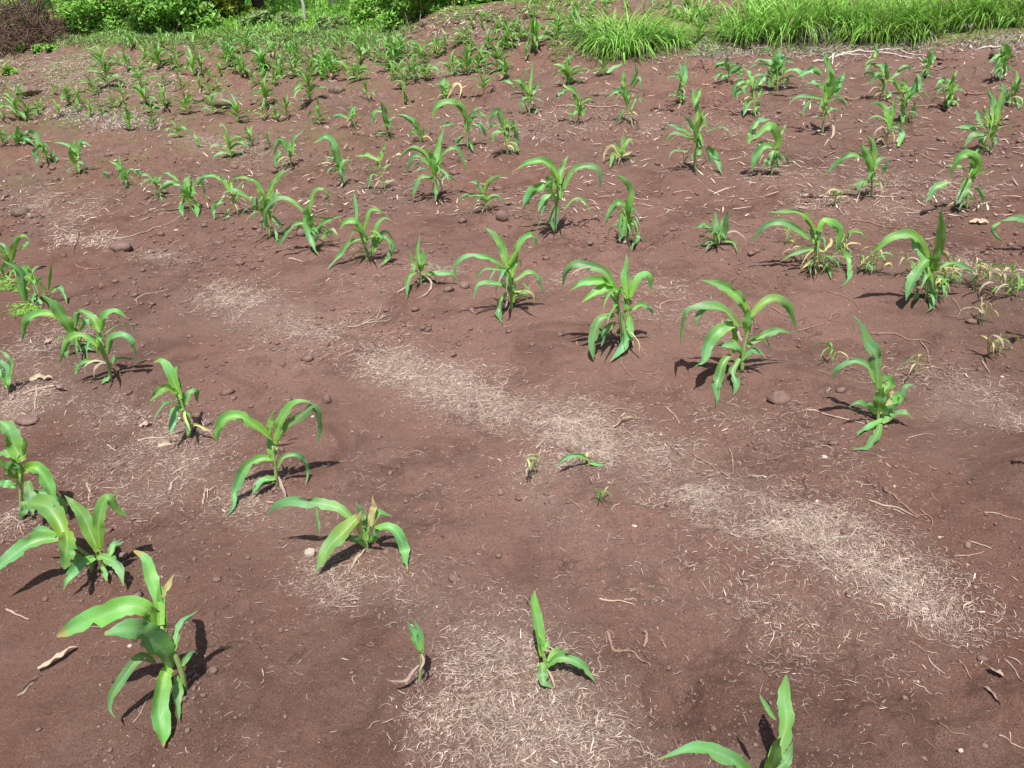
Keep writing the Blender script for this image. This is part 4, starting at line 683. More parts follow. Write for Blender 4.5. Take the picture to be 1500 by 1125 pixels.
seedling(1228, 300, 1.3, 'small olive weed sprig in the upper right field between two maize plants')

# ---------------------------------------------------------------- stones, twigs, dead leaves
def stone(px, py, w, h, label, m='stone', name='stone', cat='stone', group=None, flat=.6, seed=0):
    B = cast1(px, py); rng = np.random.default_rng(int(px*3+py)+seed); mpp = float((B-CAMP) @ FWD)/F_PX; rx = w*mpp/2; rz = h*mpp/2/.9
    import bmesh
    bm = bmesh.new(); bmesh.ops.create_icosphere(bm, subdivisions=3, radius=1); V = np.array([v.co[:] for v in bm.verts]); Fc = np.array([[v.index for v in f.verts] for f in bm.faces]); bm.free()
    off = rng.uniform(0, 50, 3); d = .30*fbm(V[:, 0]*.9+off[0]+V[:, 2]*.5, V[:, 1]*.9+off[1]-V[:, 2]*.7, 5, 4)
    V = np.sign(V)*np.abs(V)**.85*(1+d)[:, None]*np.array([rx, rx*rng.uniform(.65, .95), rz])
    V = V/np.array([rx, rx, rz])
    for _ in range(9):
        pn = unit(rng.normal(size=3)); dd = rng.uniform(.62, .9); ex = V @ pn-dd; V = V-np.maximum(ex, 0)[:, None]*pn*.92
    V = V*np.array([rx, rx, rz])*1.12; V += unit(V)*(.06*min(rx, rz)*fbm(V[:, 0]/rx*4+7, V[:, 1]/rx*4+V[:, 2]/rz*3, 8, 3))[:, None]
    a = rng.uniform(-.4, .4); V[:, :2] = V[:, :2] @ np.array([[math.cos(a), math.sin(a)], [-math.sin(a), math.cos(a)]])
    o = link(name, raw_mesh(name, V, Fc, M[m])); o.location = B+np.array([0, rx*.4, rz*.35]); return tag(o, label, cat, group)
stone(325, 152, 60, 17, 'broad flat brown rock half buried among the left rows, the widest rock there')
stone(492, 136, 26, 15, 'rounded smooth brown stone on the slope in the left half of the field')
stone(42, 137, 40, 11, 'flat tan rock in the weeds at the left edge')
stone(621, 37, 16, 11, 'pale orange rock perched on the edge of the soil bank')
stone(878, 140, 32, 7, 'flat reddish stone lying in the upper field under the lime grass clump')
stone(27, 317, 24, 16, 'round grey brown stone near the left edge above the leaning maize')
stone(175, 366, 32, 14, 'lumpy clod of earth with a dark hollow, below the long curved twig', name='clod', cat='clod', m='crumb')
stone(93, 377, 9, 8, 'small oval stone on bare soil right of the left edge plants')
stone(36, 621, 32, 12, 'flat brown stone by the left edge above the cut off maize', m='crumb')
stone(1141, 591, 30, 22, 'smooth flat brown clod pressed into the soil below the broad two shoot maize', m='crumb', name='clod', cat='clod')
stone(410, 663, 14, 11, 'pinkish pebble right behind the stem of the fountain shaped maize', name='pebble', cat='pebble')
stone(455, 815, 15, 16, 'whitish stone beside the drooping leaf of the hole eaten maize', m='pebble')
stone(478, 590, 14, 16, 'brown clod of soil right of the fountain shaped maize', m='crumb', name='clod', cat='clod')
stone(620, 292, 7, 6, 'small pale stone at the foot of the tall second row maize', name='pebble', cat='pebble')
stone(820, 492, 9, 7, 'small brown pebble below the three leaf spread maize of the middle row', name='pebble', cat='pebble')
stone(378, 260, 16, 7, 'flat brown clod behind the dense middle row clump', m='crumb', name='clod', cat='clod')
stone(342, 246, 12, 6, 'flat pale clod behind the thin middle row maize', m='crumb', name='clod', cat='clod')
stone(374, 103, 10, 7, 'orange brown stone in the far left rows', name='stone')
stone(700, 40, 12, 5, 'flat pinkish stone on the soil bank, left of the white one'); stone(772, 22, 9, 7, 'whitish rounded stone on top of the soil bank', m='pebble'); stone(705, 39, 7, 4, 'small dull stone low on the soil bank', seed=4)
for q in '930,771,8.0,2.8 1126,632,4.0,4.2 1208,670,8.8,2.8 1310,714,4.0,4.2 1377,788,4.8,2.8 1408,1101,7.2,4.9 1345,1000,4.0,4.2 225,1123,4.0,3.5 258,338,6.4,2.8 220,369,7.2,3.5 458,612,5.6,4.2 190,948,7.2,4.2 968,638,4.8,3.5 1094,948,3.2,2.8 1468,553,6.4,2.8 1005,808,3.2,2.1 290,240,4.0,3.5 640,890,4.0,2.8'.split():
    a, b, c, d = map(float, q.split(',')); stone(a, b, c, d, 'small whitish pebble lying loose on the bare brown soil', m='pebble', name='pebble', cat='pebble', group='whitish pebbles on bare soil')
for i, q in enumerate('372,152,14,6 300,158,12,6 290,148,16,7 345,108,9,5 355,172,12,5 388,110,9,5 430,95,8,5 250,120,10,5 215,165,14,6 150,155,10,5 120,135,12,6 465,100,9,5'.split()):
    a, b, c, d = map(float, q.split(',')); stone(a, b, c, d, 'small brown rock lying among the far left maize rows', group='small rocks in the left rows', seed=i)
for i, q in enumerate('640,44,9,5 668,34,8,4 690,28,10,5 735,26,8,4 655,52,7,4 725,44,8,4 752,34,6,4'.split()):
    a, b, c, d = map(float, q.split(',')); stone(a, b, c, d, 'small clod of earth on the soil bank', 'crumb', 'clod', 'clod', 'clods on the soil bank', seed=i)
def twig(pts, r_px, label, m='twig', ox=0, oy=0, z=1.0, name='twig', cat='twig', group=None, branches=()):
    def path(s, n=16):
        q = parse(s); g = cast(ox+q[:, 0]/z, oy+q[:, 1]/z); Pg = catmull(g, n); rng = np.random.default_rng(int(abs(q).sum())); return Pg, rng
    P, rng = path(pts); mpp = float((P[0]-CAMP) @ FWD)/F_PX; r = r_px*mpp/2*.78
    bag = Bag()
    for i, s in enumerate((pts,)+tuple(branches)):
        P, rng = path(s, max(10, 4*len(s.split()))); L = np.linalg.norm(P[-1]-P[0]); jj = rng.normal(0, L*.005+r*.12, (len(P), 2)); jj = (jj+np.roll(jj, 1, 0)+np.roll(jj, -1, 0))/2; P[1:-1, :2] += jj[1:-1]
        P[:, 2] = zt(P[:, 0], P[:, 1]); P[:, 2] = np.convolve(np.pad(P[:, 2], 1, mode='edge'), [.25, .5, .25], 'valid'); P[:, 2] = np.maximum(P[:, 2], zt(P[:, 0], P[:, 1]))+r*.55+.001
        R = r*(.75 if i else 1)*np.linspace(1.15, .5, len(P))*(rng.uniform(.55, 1.25, len(P)) if r_px > 4.4 else rng.uniform(.85, 1.15, len(P))); V, Fq = tube_arrays(P, R, 6); bag.add(V, Fq)
        if i == 0: org = P[len(P)//2].copy()
    o = link(name, bag.mesh(name, M[m], org)); o.location = org; return tag(o, label, cat, group)
tw = twig
tw('610,270 700,255 830,215 930,180 1000,130', 2.6, 'long curved pale twig running to the bunched maize clump', 'pale_twig', 0, 280, 3.75, branches=('600,265 640,245 680,240',))
tw('740,605 770,580 850,560 935,540', 2, 'thin bent twig on bare soil below the long curved twig', 'pale_twig', 0, 280, 3.75, branches=('750,600 755,630',))
tw('410,400 430,420 490,430 560,420 640,410', 2, 'thin wavy twig right of the small oval stone', 'twig', 0, 280, 3.75)
tw('435,235 430,290 410,345', 3, 'short dark twig by the pale straw patch at left', 'dark_twig', 0, 280, 3.75); tw('300,185 350,215 420,235', 2.4, 'short pale twig in the straw patch at left', 'pale_twig', 0, 280, 3.75)
tw('530,938 620,915 700,895 755,870', 3, 'small bundle of dry branched twigs below the two stemmed clump', 'pale_twig', 370, 230, 3.75, branches=('600,925 640,890 680,860', '680,890 700,840 708,812', '620,915 700,905 760,890', '700,895 740,860 752,852'))
tw('628,1030 700,985 770,935 860,888', 1.8, 'thin straight twig under the dry twig bundle', 'twig', 370, 230, 3.75); tw('820,920 890,930', 2, 'short pale straw right of the dry twig bundle', 'pale_twig', 370, 230, 3.75); tw('930,970 1000,972', 2, 'short pale straw low right of the dry twig bundle', 'pale_twig', 370, 230, 3.75); tw('960,1030 1020,1070 1080,1125', 2.2, 'thin twig in the litter strip under the fourth middle row plant', 'twig', 370, 230, 3.75); tw('200,562 240,568 278,578', 3.6, 'short flat straw piece under the wilted middle row clump', 'pale_twig', 370, 230, 3.75); tw('1380,940 1430,925 1490,885', 2.2, 'curved twig under the fourth middle row plant', 'twig', 370, 230, 3.75)
tw('635,935 650,975 690,1010 710,1040', 2.4, 'thin root trailing below the three leaf spread maize', 'twig', 740, 280, 3.75); tw('720,1000 800,1005 840,990 870,950', 2, 'curved dry root right of the trailing thin root', 'twig', 740, 280, 3.75); tw('770,1000 850,1040 890,1065 915,1110', 2, 'dry root running down from the curved one', 'twig', 740, 280, 3.75)
tw('740,600 800,565 860,550 920,520', 2, 'thin dry stalk right of the three leaf spread maize', 'twig', 740, 280, 3.75); tw('640,470 590,430 580,400 610,380', 2.6, 'hooked dry root behind the three leaf spread maize', 'twig', 740, 280, 3.75); tw('890,90 930,105 1010,125', 2.4, 'thin dark twig left of the stubby second row plant', 'twig', 740, 280, 3.75); tw('1225,165 1280,190 1340,195', 3.4, 'short thick twig right behind the stubby second row plant', 'twig', 740, 280, 3.75); tw('850,650 860,620 930,605 1010,610', 2.4, 'dry straw loop between two middle row plants', 'pale_twig', 740, 280, 3.75, branches=('820,630 860,650 900,640',))
tw('550,160 620,170 700,190 820,205', 3, 'straight twig on the soil between the two big right hand second row plants', 'twig', 1100, 280, 3.75, branches=('560,185 600,165',))
tw('655,785 770,785 860,820 930,820 990,840', 3.6, 'long branching root on bare soil behind the crooked leaved maize', 'twig', 1100, 280, 3.75, branches=('930,825 965,880 985,960', '890,950 985,960 1060,985', '985,960 990,985'))
tw('260,770 330,750 405,728', 3, 'straight twig right of the broad two shoot maize', 'twig', 1100, 280, 3.75); tw('110,640 160,670 215,695', 3, 'twig behind the broad two shoot maize', 'twig', 1100, 280, 3.75); tw('430,710 450,680 490,670', 2.6, 'short hooked twig above the branching root', 'twig', 1100, 280, 3.75); tw('420,552 490,575 560,605 605,655', 2.2, 'thin wavy root under the spreading maize', 'twig', 1100, 280, 3.75); tw('1105,590 1130,620 1140,690 1060,685', 2.4, 'thin hooked root under the tall pointed maize', 'twig', 1100, 280, 3.75); tw('955,268 1020,252', 2.6, 'short pale straw beside the tall pointed maize', 'pale_twig', 1100, 280, 3.75); tw('1268,935 1290,970 1310,1005', 3, 'short straw under the lower pale yellow seedling', 'pale_twig', 1100, 280, 3.75); tw('800,-30 870,-5 940,15', 2.4, 'thin twig in the upper right field', 'twig', 1100, 280, 3.75)
tw('300,190 400,215 500,240 622,268', 3.6, 'pale tapering twig pointing at the crooked leaved maize', 'pale_twig', 1100, 550, 3.75); tw('645,690 720,715 800,730 905,780', 3.8, 'dry stick beside the dark stick on bare soil at right', 'pale_twig', 1100, 550, 3.75, branches=('780,740 840,765',)); tw('738,622 800,680 860,735 905,768 960,770', 4, 'dark stick lying against the dry stick on bare soil at right', 'twig', 1100, 550, 3.75, branches=('930,740 990,790 990,840',)); tw('700,570 708,610 705,660', 3, 'short dark twig above the dark stick', 'dark_twig', 1100, 550, 3.75); tw('570,585 630,603 670,600', 2, 'thin straw above the dry stick', 'pale_twig', 1100, 550, 3.75); tw('0,562 60,555 132,548', 3, 'pale straight straw at the edge of the thick litter patch', 'pale_twig', 1100, 550, 3.75); tw('1195,912 1250,930 1320,955', 3, 'pale straw near the right edge', 'pale_twig', 1100, 550, 3.75); tw('1115,995 1200,990 1280,968', 2.2, 'thin curved straw under the pale straw near the right edge', 'pale_twig', 1100, 550, 3.75); tw('1280,755 1380,770 1480,795', 2.2, 'long thin straw at the right edge', 'pale_twig', 1100, 550, 3.75); tw('860,345 940,325 1010,330', 1.8, 'thin straw under the crooked leaved maize', 'pale_twig', 1100, 550, 3.75)
tw('1175,430 1260,485 1370,555 1430,590 1458,628', 3.4, 'long dark twig along the edge of the litter strip', 'twig', 700, 550, 3.75, branches=('1060,330 1090,390 1110,410',)); tw('1050,390 1080,415 1112,447', 3.4, 'short dark twig at the upper end of the long dark twig', 'dark_twig', 700, 550, 3.75); tw('1035,180 1075,215 1105,270', 3, 'short pale twig below the broad two shoot maize', 'pale_twig', 700, 550, 3.75, branches=('1040,180 1060,170',)); tw('1380,400 1400,470 1400,545', 2, 'thin upright looking straw by the long dark twig', 'pale_twig', 700, 550, 3.75); tw('1185,415 1195,370 1230,355', 2, 'forked straw above the long dark twig', 'pale_twig', 700, 550, 3.75, branches=('1190,390 1220,375 1240,385',))
tw('105,198 180,212 290,228', 4, 'pale peeled stick on bare soil at the lower middle', 'pale_twig', 850, 825, 3.75); tw('240,205 290,195 305,210', 3, 'short curled straw on the pale peeled stick', 'pale_twig', 850, 825, 3.75)
tw('152,378 165,430 195,488 270,490 310,520 385,578', 6.5, 'knobbly dry root bent like an elbow on bare soil', 'twig', 850, 825, 3.75); tw('355,380 365,420 350,470', 9, 'crumpled dry leaf scrap above the elbow shaped root', 'twig', 850, 825, 3.75, name='leaf_scrap', cat='leaf scrap'); tw('448,425 470,470', 4.5, 'tiny dry stem piece right of the leaf scrap', 'twig', 850, 825, 3.75); tw('340,490 375,535', 5, 'short dark splinter on the elbow shaped root', 'dark_twig', 850, 825, 3.75)
tw('1360,950 1420,985 1500,1020', 3.4, 'pale stick at the lower right corner', 'pale_twig', 1100, 825, 3.75, branches=('1420,930 1425,980',)); tw('1140,535 1180,580 1210,640', 3.6, 'weathered stick on crumbly soil at the lower right', 'twig', 1100, 825, 3.75); tw('1030,880 1100,930 1190,945', 2.4, 'thin root ending at a white pebble, lower right', 'twig', 1100, 825, 3.75); tw('870,430 920,460 955,490', 3.4, 'short brown stick under the thick litter patch', 'twig', 1100, 825, 3.75); tw('1390,530 1440,580 1500,660', 2.6, 'frayed grass stem at the right edge', 'pale_twig', 1100, 825, 3.75)
tw('35,255 90,285 160,312', 4, 'pale grass stem lying left of the largest maize', 'pale_twig', 0, 825, 3.75); tw('730,880 770,830 830,710', 2, 'dry straw under the largest maize', 'pale_twig', 0, 825, 3.75)
tw('935,635 950,590 985,555', 6, 'broken thick straw standing out of the litter at left', 'pale_twig', 0, 550, 3.75); tw('1118,712 1122,660 1130,610', 5, 'broken straw with a side splinter right of the thick one', 'pale_twig', 0, 550, 3.75, branches=('1135,640 1185,612',)); tw('760,365 830,345 915,345', 5, 'pale maize stalk bit before the slim maize plant', 'pale_twig', 0, 550, 3.75); tw('560,620 680,615 745,555', 2, 'forked thin straw on bare soil at left', 'pale_twig', 0, 550, 3.75, branches=('660,575 685,640',)); tw('590,385 640,418', 3, 'short straw on bare soil at left', 'pale_twig', 0, 550, 3.75); tw('480,595 500,665', 5, 'short dry splinter at left with a dark side', 'pale_twig', 0, 550, 3.75); tw('750,805 815,800', 3, 'short straw beside the tip of the folded leaf', 'pale_twig', 0, 550, 3.75)
tw('130,105 210,80 300,65 350,85', 6, 'pale dry stalk among the root litter at the left edge', 'pale_twig', 0, 550, 3.75, branches=('200,60 205,120 195,200', '60,140 80,110')); tw('0,820 60,780 140,830', 3, 'grey straw stem by the left edge plant', 'pale_twig', 0, 550, 3.75, branches=('20,860 80,810', '110,830 130,880'))
tw('510,535 620,528 740,545 830,575 960,585 1040,600 1115,632', 4, 'long dark fallen branch lying across the upper right field', 'twig', 1100, 0, 3.75); tw('300,640 420,610 520,590', 2.6, 'thin dry stalk left of the long fallen branch', 'dark_twig', 1100, 0, 3.75); tw('1165,510 1210,525 1300,518', 4, 'short thick branch piece in the upper right field', 'twig', 1100, 0, 3.75); tw('60,515 180,530 250,520', 3.6, 'dark dry stalk in front of the grey green maize', 'dark_twig', 1100, 0, 3.75); tw('925,845 1000,890 1080,948', 2.4, 'straight thin twig behind the bowed maize', 'twig', 1100, 0, 3.75)
tw('340,345 430,320 560,290 700,280 840,290 960,310', 3.6, 'long bleached stick lying along the foot of the grass strip', 'bleached', 1100, 0, 3.75, branches=('470,310 600,310 640,320', '700,290 850,320 950,345')); tw('1010,325 1100,330 1190,332', 4.6, 'dark stick end right of the long bleached stick', 'dark_twig', 1100, 0, 3.75); tw('1200,258 1290,262 1380,268', 5, 'bleached log piece under the grass at the right', 'bleached', 1100, 0, 3.75); tw('452,300 450,330 445,360', 3.6, 'short bleached stub crossing the long bleached stick', 'bleached', 1100, 0, 3.75); tw('900,400 980,385 1080,368', 3, 'thin dark stalk below the dark stick end', 'twig', 1100, 0, 3.75)
tw('280,592 380,590 490,595 700,600', 2.6, 'long straight straw in the upper field centre', 'pale_twig', 740, 0, 3.75); tw('1080,598 1180,605 1310,630', 3.2, 'dark straight twig left of the wilted maize', 'twig', 740, 0, 3.75); tw('380,470 450,440 510,435', 2.6, 'thin twig below the lime grass clump', 'twig', 740, 0, 3.75); tw('1075,330 1090,370 1110,400', 3, 'forked dark twig by the grey green maize', 'dark_twig', 740, 0, 3.75, branches=('1020,385 1070,370 1110,400',)); tw('800,610 900,605 990,590', 3, 'dark straw before the stacked blue green maize', 'dark_twig', 740, 0, 3.75)
def dead_leaf(px, py, ang, L_px, w_px, label, seed=0):
    B = cast1(px, py); rng = np.random.default_rng(int(px+py*3)+seed); mpp = float((B-CAMP) @ FWD)/F_PX; L = L_px*mpp; a = math.radians(ang)
    s = np.linspace(-.5, .5, 6); P = np.stack([B[0]+math.cos(a)*s*L, B[1]+math.sin(a)*s*L+.25*L*(s**2-.1)*rng.choice([-1, 1]), 0*s], -1)
    P[:, 2] = zt(P[:, 0], P[:, 1])+.004+abs(rng.normal(0, .006))+.08*L*np.array([.3, .0, .9, .2, .7, .1])
    V, Fc, uv = leaf_arrays(P, w_px*mpp, rng, None, 16, 1.0, True); V[:, 2] = np.maximum(V[:, 2], zt(V[:, 0], V[:, 1])+.002)
    o = link('dead_leaf', raw_mesh('dead_leaf', V-B, Fc, M['dry'], uv=uv)); o.location = B; return tag(o, label, 'dead leaf')
dead_leaf(85, 970, 40, 55, 16, 'pale curled dead leaf left of the largest maize'); dead_leaf(45, 1005, 62, 40, 7, 'thin rolled tail of dead leaf below the pale curled one')
dead_leaf(62, 556, 20, 30, 11, 'pinkish dead leaf below the left front row maize'); dead_leaf(246, 651, 12, 28, 11, 'pale dry leaf flake before the slim maize'); dead_leaf(914, 620, 35, 40, 7, 'pale dead blade lying on the litter strip')
dead_leaf(1433, 328, -25, 24, 9, 'pinkish dead leaf in the upper field near the right edge'); dead_leaf(1456, 988, 118, 22, 11, 'yellowish oval dead leaf at the lower right'); dead_leaf(1452, 1018, 95, 40, 6, 'greenish withered blade below the oval dead leaf'); dead_leaf(1186, 290, 12, 30, 8, 'pinkish dead leaf in the upper right field beside the olive weed sprig')
dead_leaf(88, 572, -15, 22, 9, 'small dead leaf among the pale stalks at left'); dead_leaf(420, 652, 15, 36, 6, 'dry husk strip behind the fountain shaped maize'); dead_leaf(215, 624, 10, 20, 9, 'dry brown husk flake left of the slim maize'); dead_leaf(71, 503, 70, 12, 8, 'small curled dead leaf below the broad bent leaf')

# ---------------------------------------------------------------- grass clumps, weeds, bushes
def blades(x, y, z0, L, W, rng, m, name, origin=None, bend=(.7, 2.4), az=None, K=5, el0=1.4):
    n = len(x); a = rng.uniform(0, 2*math.pi, n) if az is None else az; el = rng.normal(el0, .15, n); bd = rng.uniform(*bend, n)
    P = np.zeros((n, K, 3)); p = np.stack([x, y, z0], -1); P[:, 0] = p
    for k in range(1, K):
        e = el-bd*(k/(K-1))**1.3; p = p+np.stack([np.cos(a)*np.cos(e), np.sin(a)*np.cos(e), np.sin(e)], -1)*(L/(K-1))[:, None]; P[:, k] = p
    yaw = a+math.pi/2+rng.normal(0, .5, n); S = np.stack([np.cos(yaw), np.sin(yaw), 0*yaw], -1); w = np.interp(np.linspace(0, 1, K), [0, .4, 1], [.7, 1, .06])
    V = np.stack([P-S[:, None]*(W[:, None]*w)[..., None]/2, P+S[:, None]*(W[:, None]*w)[..., None]/2], 2)
    gl = zt(V[..., 0].ravel(), V[..., 1].ravel()).reshape(V.shape[:-1]); V[..., 2] = np.maximum(V[..., 2], gl+.005)
    V = V.reshape(-1, 3); k = np.arange(K-1)*2; f = np.stack([k, k+1, k+3, k+2], -1); Fc = (f[None]+(np.arange(n)*K*2)[:, None, None]).reshape(-1, 4)
    if origin is not None: V = V-np.asarray(origin)
    return raw_mesh(name, V, Fc, m, tone=np.repeat(rng.uniform(0, 1, n)**1.2, K*2))
def clump(px, py, w_px, h_px, label, m='grass', n=900, dry=.12, lean=None):
    B = cast1(px, py); rng = np.random.default_rng(int(px*5+py)); mpp = float((B-CAMP) @ FWD)/F_PX; rw = w_px*mpp/2; H = h_px*mpp*1.2
    r = np.sqrt(rng.uniform(0, 1, n)); t = rng.uniform(0, 6.28, n); x = B[0]+rw*.85*r*np.cos(t); y = B[1]+.25+min(rw*.8, .55)*r*np.sin(t)
    az = np.arctan2((y-B[1]-.2)*1.5, x-B[0])+rng.normal(0, .8, n) if lean is None else lean+rng.normal(0, .7, n)
    n = int(n*.55); r, t, x, y, az = r[:n], t[:n], x[:n], y[:n], az[:n]
    o = empty('grass_clump', B, label, 'grass clump', 'grass clumps of the strip'); nd = int(n*dry*1.6)
    link('blades', blades(x, y, zt(x, y)-.01, H*rng.uniform(.4, 1.4, n), rng.uniform(.009, .017, n), rng, M[m], 'blades', B, az=az, bend=(.8, 2.9), el0=1.25), o)
    link('dry_blades', blades(x[:nd], y[:nd]-.04, zt(x[:nd], y[:nd]-.04)-.01, H*rng.uniform(.3, .7, nd), rng.uniform(.005, .009, nd), rng, M['straw'], 'dry_blades', B, bend=(1.0, 2.2), az=az[:nd]), o)
    return o
clump(915, 80, 100, 62, 'round lime green grass clump standing alone left in the strip', 'lime', 1500); clump(868, 62, 60, 36, 'low pale weedy grass at the left end of the strip', 'weed', 700, .3); clump(975, 70, 70, 38, 'low lime grass right beside the round lime clump', 'lime', 600)
clump(1095, 66, 70, 48, 'small lime green grass clump left of the dark tall grass', 'lime', 800); clump(1160, 60, 100, 66, 'tall fresh grass clump left of the grey straw heap', 'grass', 1500); clump(1235, 50, 80, 62, 'tall grass clump behind the grey straw heap', 'grass', 1300); clump(1290, 60, 110, 58, 'broad grass clump right of the grey straw heap behind the bleached stick', 'grass', 1600)
clump(1355, 58, 100, 54, 'dark green grass clump above the dark stick end', 'grass', 1500, .15, 2.9); clump(1420, 46, 110, 50, 'grass clump leaning over above the bleached log piece', 'grass', 1500, .2, 3.3); clump(1490, 38, 110, 46, 'grass clump cut by the right edge', 'grass', 1300, .2, 3.4); clump(1125, 18, 60, 24, 'thin grass tuft far behind the tall fresh clump', 'lime', 400); clump(1020, 35, 60, 30, 'loose lime tuft behind the strip', 'lime', 350); clump(1200, 22, 90, 36, 'far tall grass at the back of the strip', 'grass', 900); clump(1320, 22, 110, 30, 'far pale grass at the back of the strip near the right', 'lime', 900)
# grey straw heap
rng = np.random.default_rng(5); B = cast1(1200, 66); n = 1500; r = np.abs(rng.normal(0, .5, n)); t = rng.uniform(0, 6.28, n); x = B[0]+.24*r*np.cos(t); y = B[1]+.15+.2*r*np.sin(t)
o = link('straw_heap', blades(x, y, zt(x, y)+.16*np.exp(-(r/.7)**2)*rng.uniform(0, 1, n), rng.uniform(.06, .16, n), rng.uniform(.003, .006, n), rng, M['straw'], 'straw_heap', B, bend=(.2, 1.2), el0=.35)); o.location = B; tag(o, 'heap of grey dry straw in front of the tall grass', 'straw heap')
q_ = np.clip(fy_/2.6, .8, 2.2); o = link('chaff_flakes', blades(fx_, fy_, zt(fx_, fy_)+.003, RNG.lognormal(math.log(.016), .5, n_flk := len(fx_))*q_**.5, RNG.lognormal(math.log(.0020), .4, n_flk)*q_**.5, rng, M['litter'], 'chaff_flakes', None, bend=(-.2, .5), el0=.10, K=3)); tag(o, 'flat dry leaf flakes mixed in the pale litter', 'dry litter', kind='stuff')
# loose straw along the strip and on the slope
q = cast(rng.uniform(830, 1500, 900), 84-rng.uniform(0, 26, 900)); o = link('loose_straw', blades(q[:, 0], q[:, 1], q[:, 2]+.005, rng.uniform(.05, .22, 900), rng.uniform(.003, .006, 900), rng, M['straw'], 'loose_straw', None, bend=(-.1, .4), el0=.08)); tag(o, 'grey straw strewn along the foot of the grass strip', 'straw', kind='stuff')
k = 2600; px = rng.uniform(-20, 1520, k); py = 60+rng.uniform(0, 1, k)**1.2*260; q = cast(px, py); o = link('field_debris', blades(q[:, 0], q[:, 1], q[:, 2]+.006, rng.uniform(.03, .13, k), rng.uniform(.004, .012, k), rng, M['litter'], 'field_debris', None, bend=(-.1, .6), el0=.12)); tag(o, 'bits of dry leaf and stalk strewn over the upper field', 'debris', kind='stuff')
k = 900; px = rng.uniform(-20, 260, k); py = rng.normal(112, 20, k); q = cast(px, py); o = link('dry_trash', blades(q[:, 0], q[:, 1], q[:, 2]+.006, rng.uniform(.05, .2, k), rng.uniform(.004, .012, k), rng, M['straw'], 'dry_trash', None, bend=(-.1, .6), el0=.15)); tag(o, 'grey dry trash lying among the weeds at the upper left', 'debris', kind='stuff')
k = 500; px = rng.uniform(625, 870, k); py = rng.uniform(10, 66, k)-np.clip((px-760)/110, 0, 1)*8; q = cast(px, py); o = link('bank_debris', blades(q[:, 0], q[:, 1], q[:, 2]+.006, rng.uniform(.03, .14, k), rng.uniform(.005, .014, k), rng, M['litter'], 'bank_debris', None, bend=(-.1, .8), el0=.25)); tag(o, 'dry leaf bits and stubble on the soil bank', 'debris', kind='stuff')
# short wild grass beyond the field and around the left rows
def tufts(name, label, px, py, nper, L, W, m, spread, kind='stuff', el0=1.2):
    c = cast(px, py); n = len(c)*nper; i = np.repeat(np.arange(len(c)), nper); x = c[i, 0]+rng.normal(0, spread, n); y = c[i, 1]+rng.normal(0, spread, n)
    o = link(name, blades(x, y, zt(x, y)-.005, rng.uniform(L*.5, L*1.3, n), rng.uniform(W*.6, W*1.3, n), rng, M[m], name, None, el0=el0)); return tag(o, label, name.replace('_', ' '), kind=kind)
k = 900; px = rng.uniform(60, 600, k); py = rng.uniform(44, 66, k)-np.clip((px-540)/60, 0, 1)*10
tufts('wild_grass', 'uneven wild grass and herbs along the far edge of the field', px, py, 9, .10, .013, 'weed', .12)
k = 900; px = rng.uniform(300, 615, k); py = rng.uniform(-30, 42, k)-np.clip((px-560)/100, 0, 1)*34
tufts('lawn', 'bright short grass on the meadow behind the field', px, py, 30, .12, .014, 'lime', .3)
k = 210; px = np.abs(rng.normal(0, 170, k)); py = 70+rng.uniform(0, 1, k)**1.3*115
tufts('weed_cover', 'low green weeds sprouting between the left rows', px, py, 7, .075, .011, 'weed', .09, el0=.9)
k = 130; px = rng.uniform(60, 230, k); py = rng.normal(163, 6, k)+(px-60)*.12
tufts('yellow_straw_patch', 'pale yellow dead grass patch under the left rows', px, py, 10, .07, .007, 'straw', .07, el0=.6)
k = 34; px = rng.uniform(-10, 45, k)*.8; py = rng.uniform(408, 428, k); tufts('green_weed_patch', 'small bright green grass patch at the left edge', px, py, 6, .06, .008, 'grass', .02, el0=.8)
k = 26; px = rng.uniform(22, 50, k); py = rng.uniform(446, 462, k); tufts('yellow_weed_patch', 'small yellowish grass tuft at the foot of the leaning left edge maize', px, py, 8, .05, .006, 'lime', .02, el0=.8)
k = 40; px = rng.uniform(70, 160, k); py = rng.uniform(340, 362, k); tufts('pale_straw_patch', 'pale straw coloured dead grass patch by the long curved twig', px, py, 9, .05, .004, 'litter', .03, el0=.7)
k = 120; px = rng.uniform(840, 1060, k); py = rng.uniform(58, 80, k); tufts('low_weeds', 'low pale weeds round the lime grass clumps', px, py, 10, .10, .01, 'weed', .07, el0=.9)
k = 120; px = rng.uniform(820, 1520, k); py = 82-(px-820)*.025+rng.normal(0, 4, k)-np.clip((px-1250)/250, 0, 1)*8; tufts('fringe_weeds', 'sparse weeds creeping out of the grass strip onto the soil', px, py, 7, .10, .009, 'weed', .06, el0=.8)
k = 150; px = rng.uniform(1020, 1520, k); py = 78-(px-1020)*.03+rng.normal(0, 5, k); tufts('dry_fringe', 'grey dry grass fringe at the foot of the strip', px, py, 9, .12, .007, 'straw', .07, el0=.6)
k = 70; px = rng.uniform(630, 850, k); py = 30-(px-630)*.12+rng.normal(0, 6, k); tufts('bank_weeds', 'small weeds along the crest of the soil bank', px, py, 8, .09, .012, 'weed', .06, el0=.9)
k = 60; px = rng.uniform(750, 900, k); py = rng.uniform(-14, 6, k); tufts('far_weeds', 'yellow green weeds on top of the soil bank', px, py, 12, .16, .014, 'lime', .12)
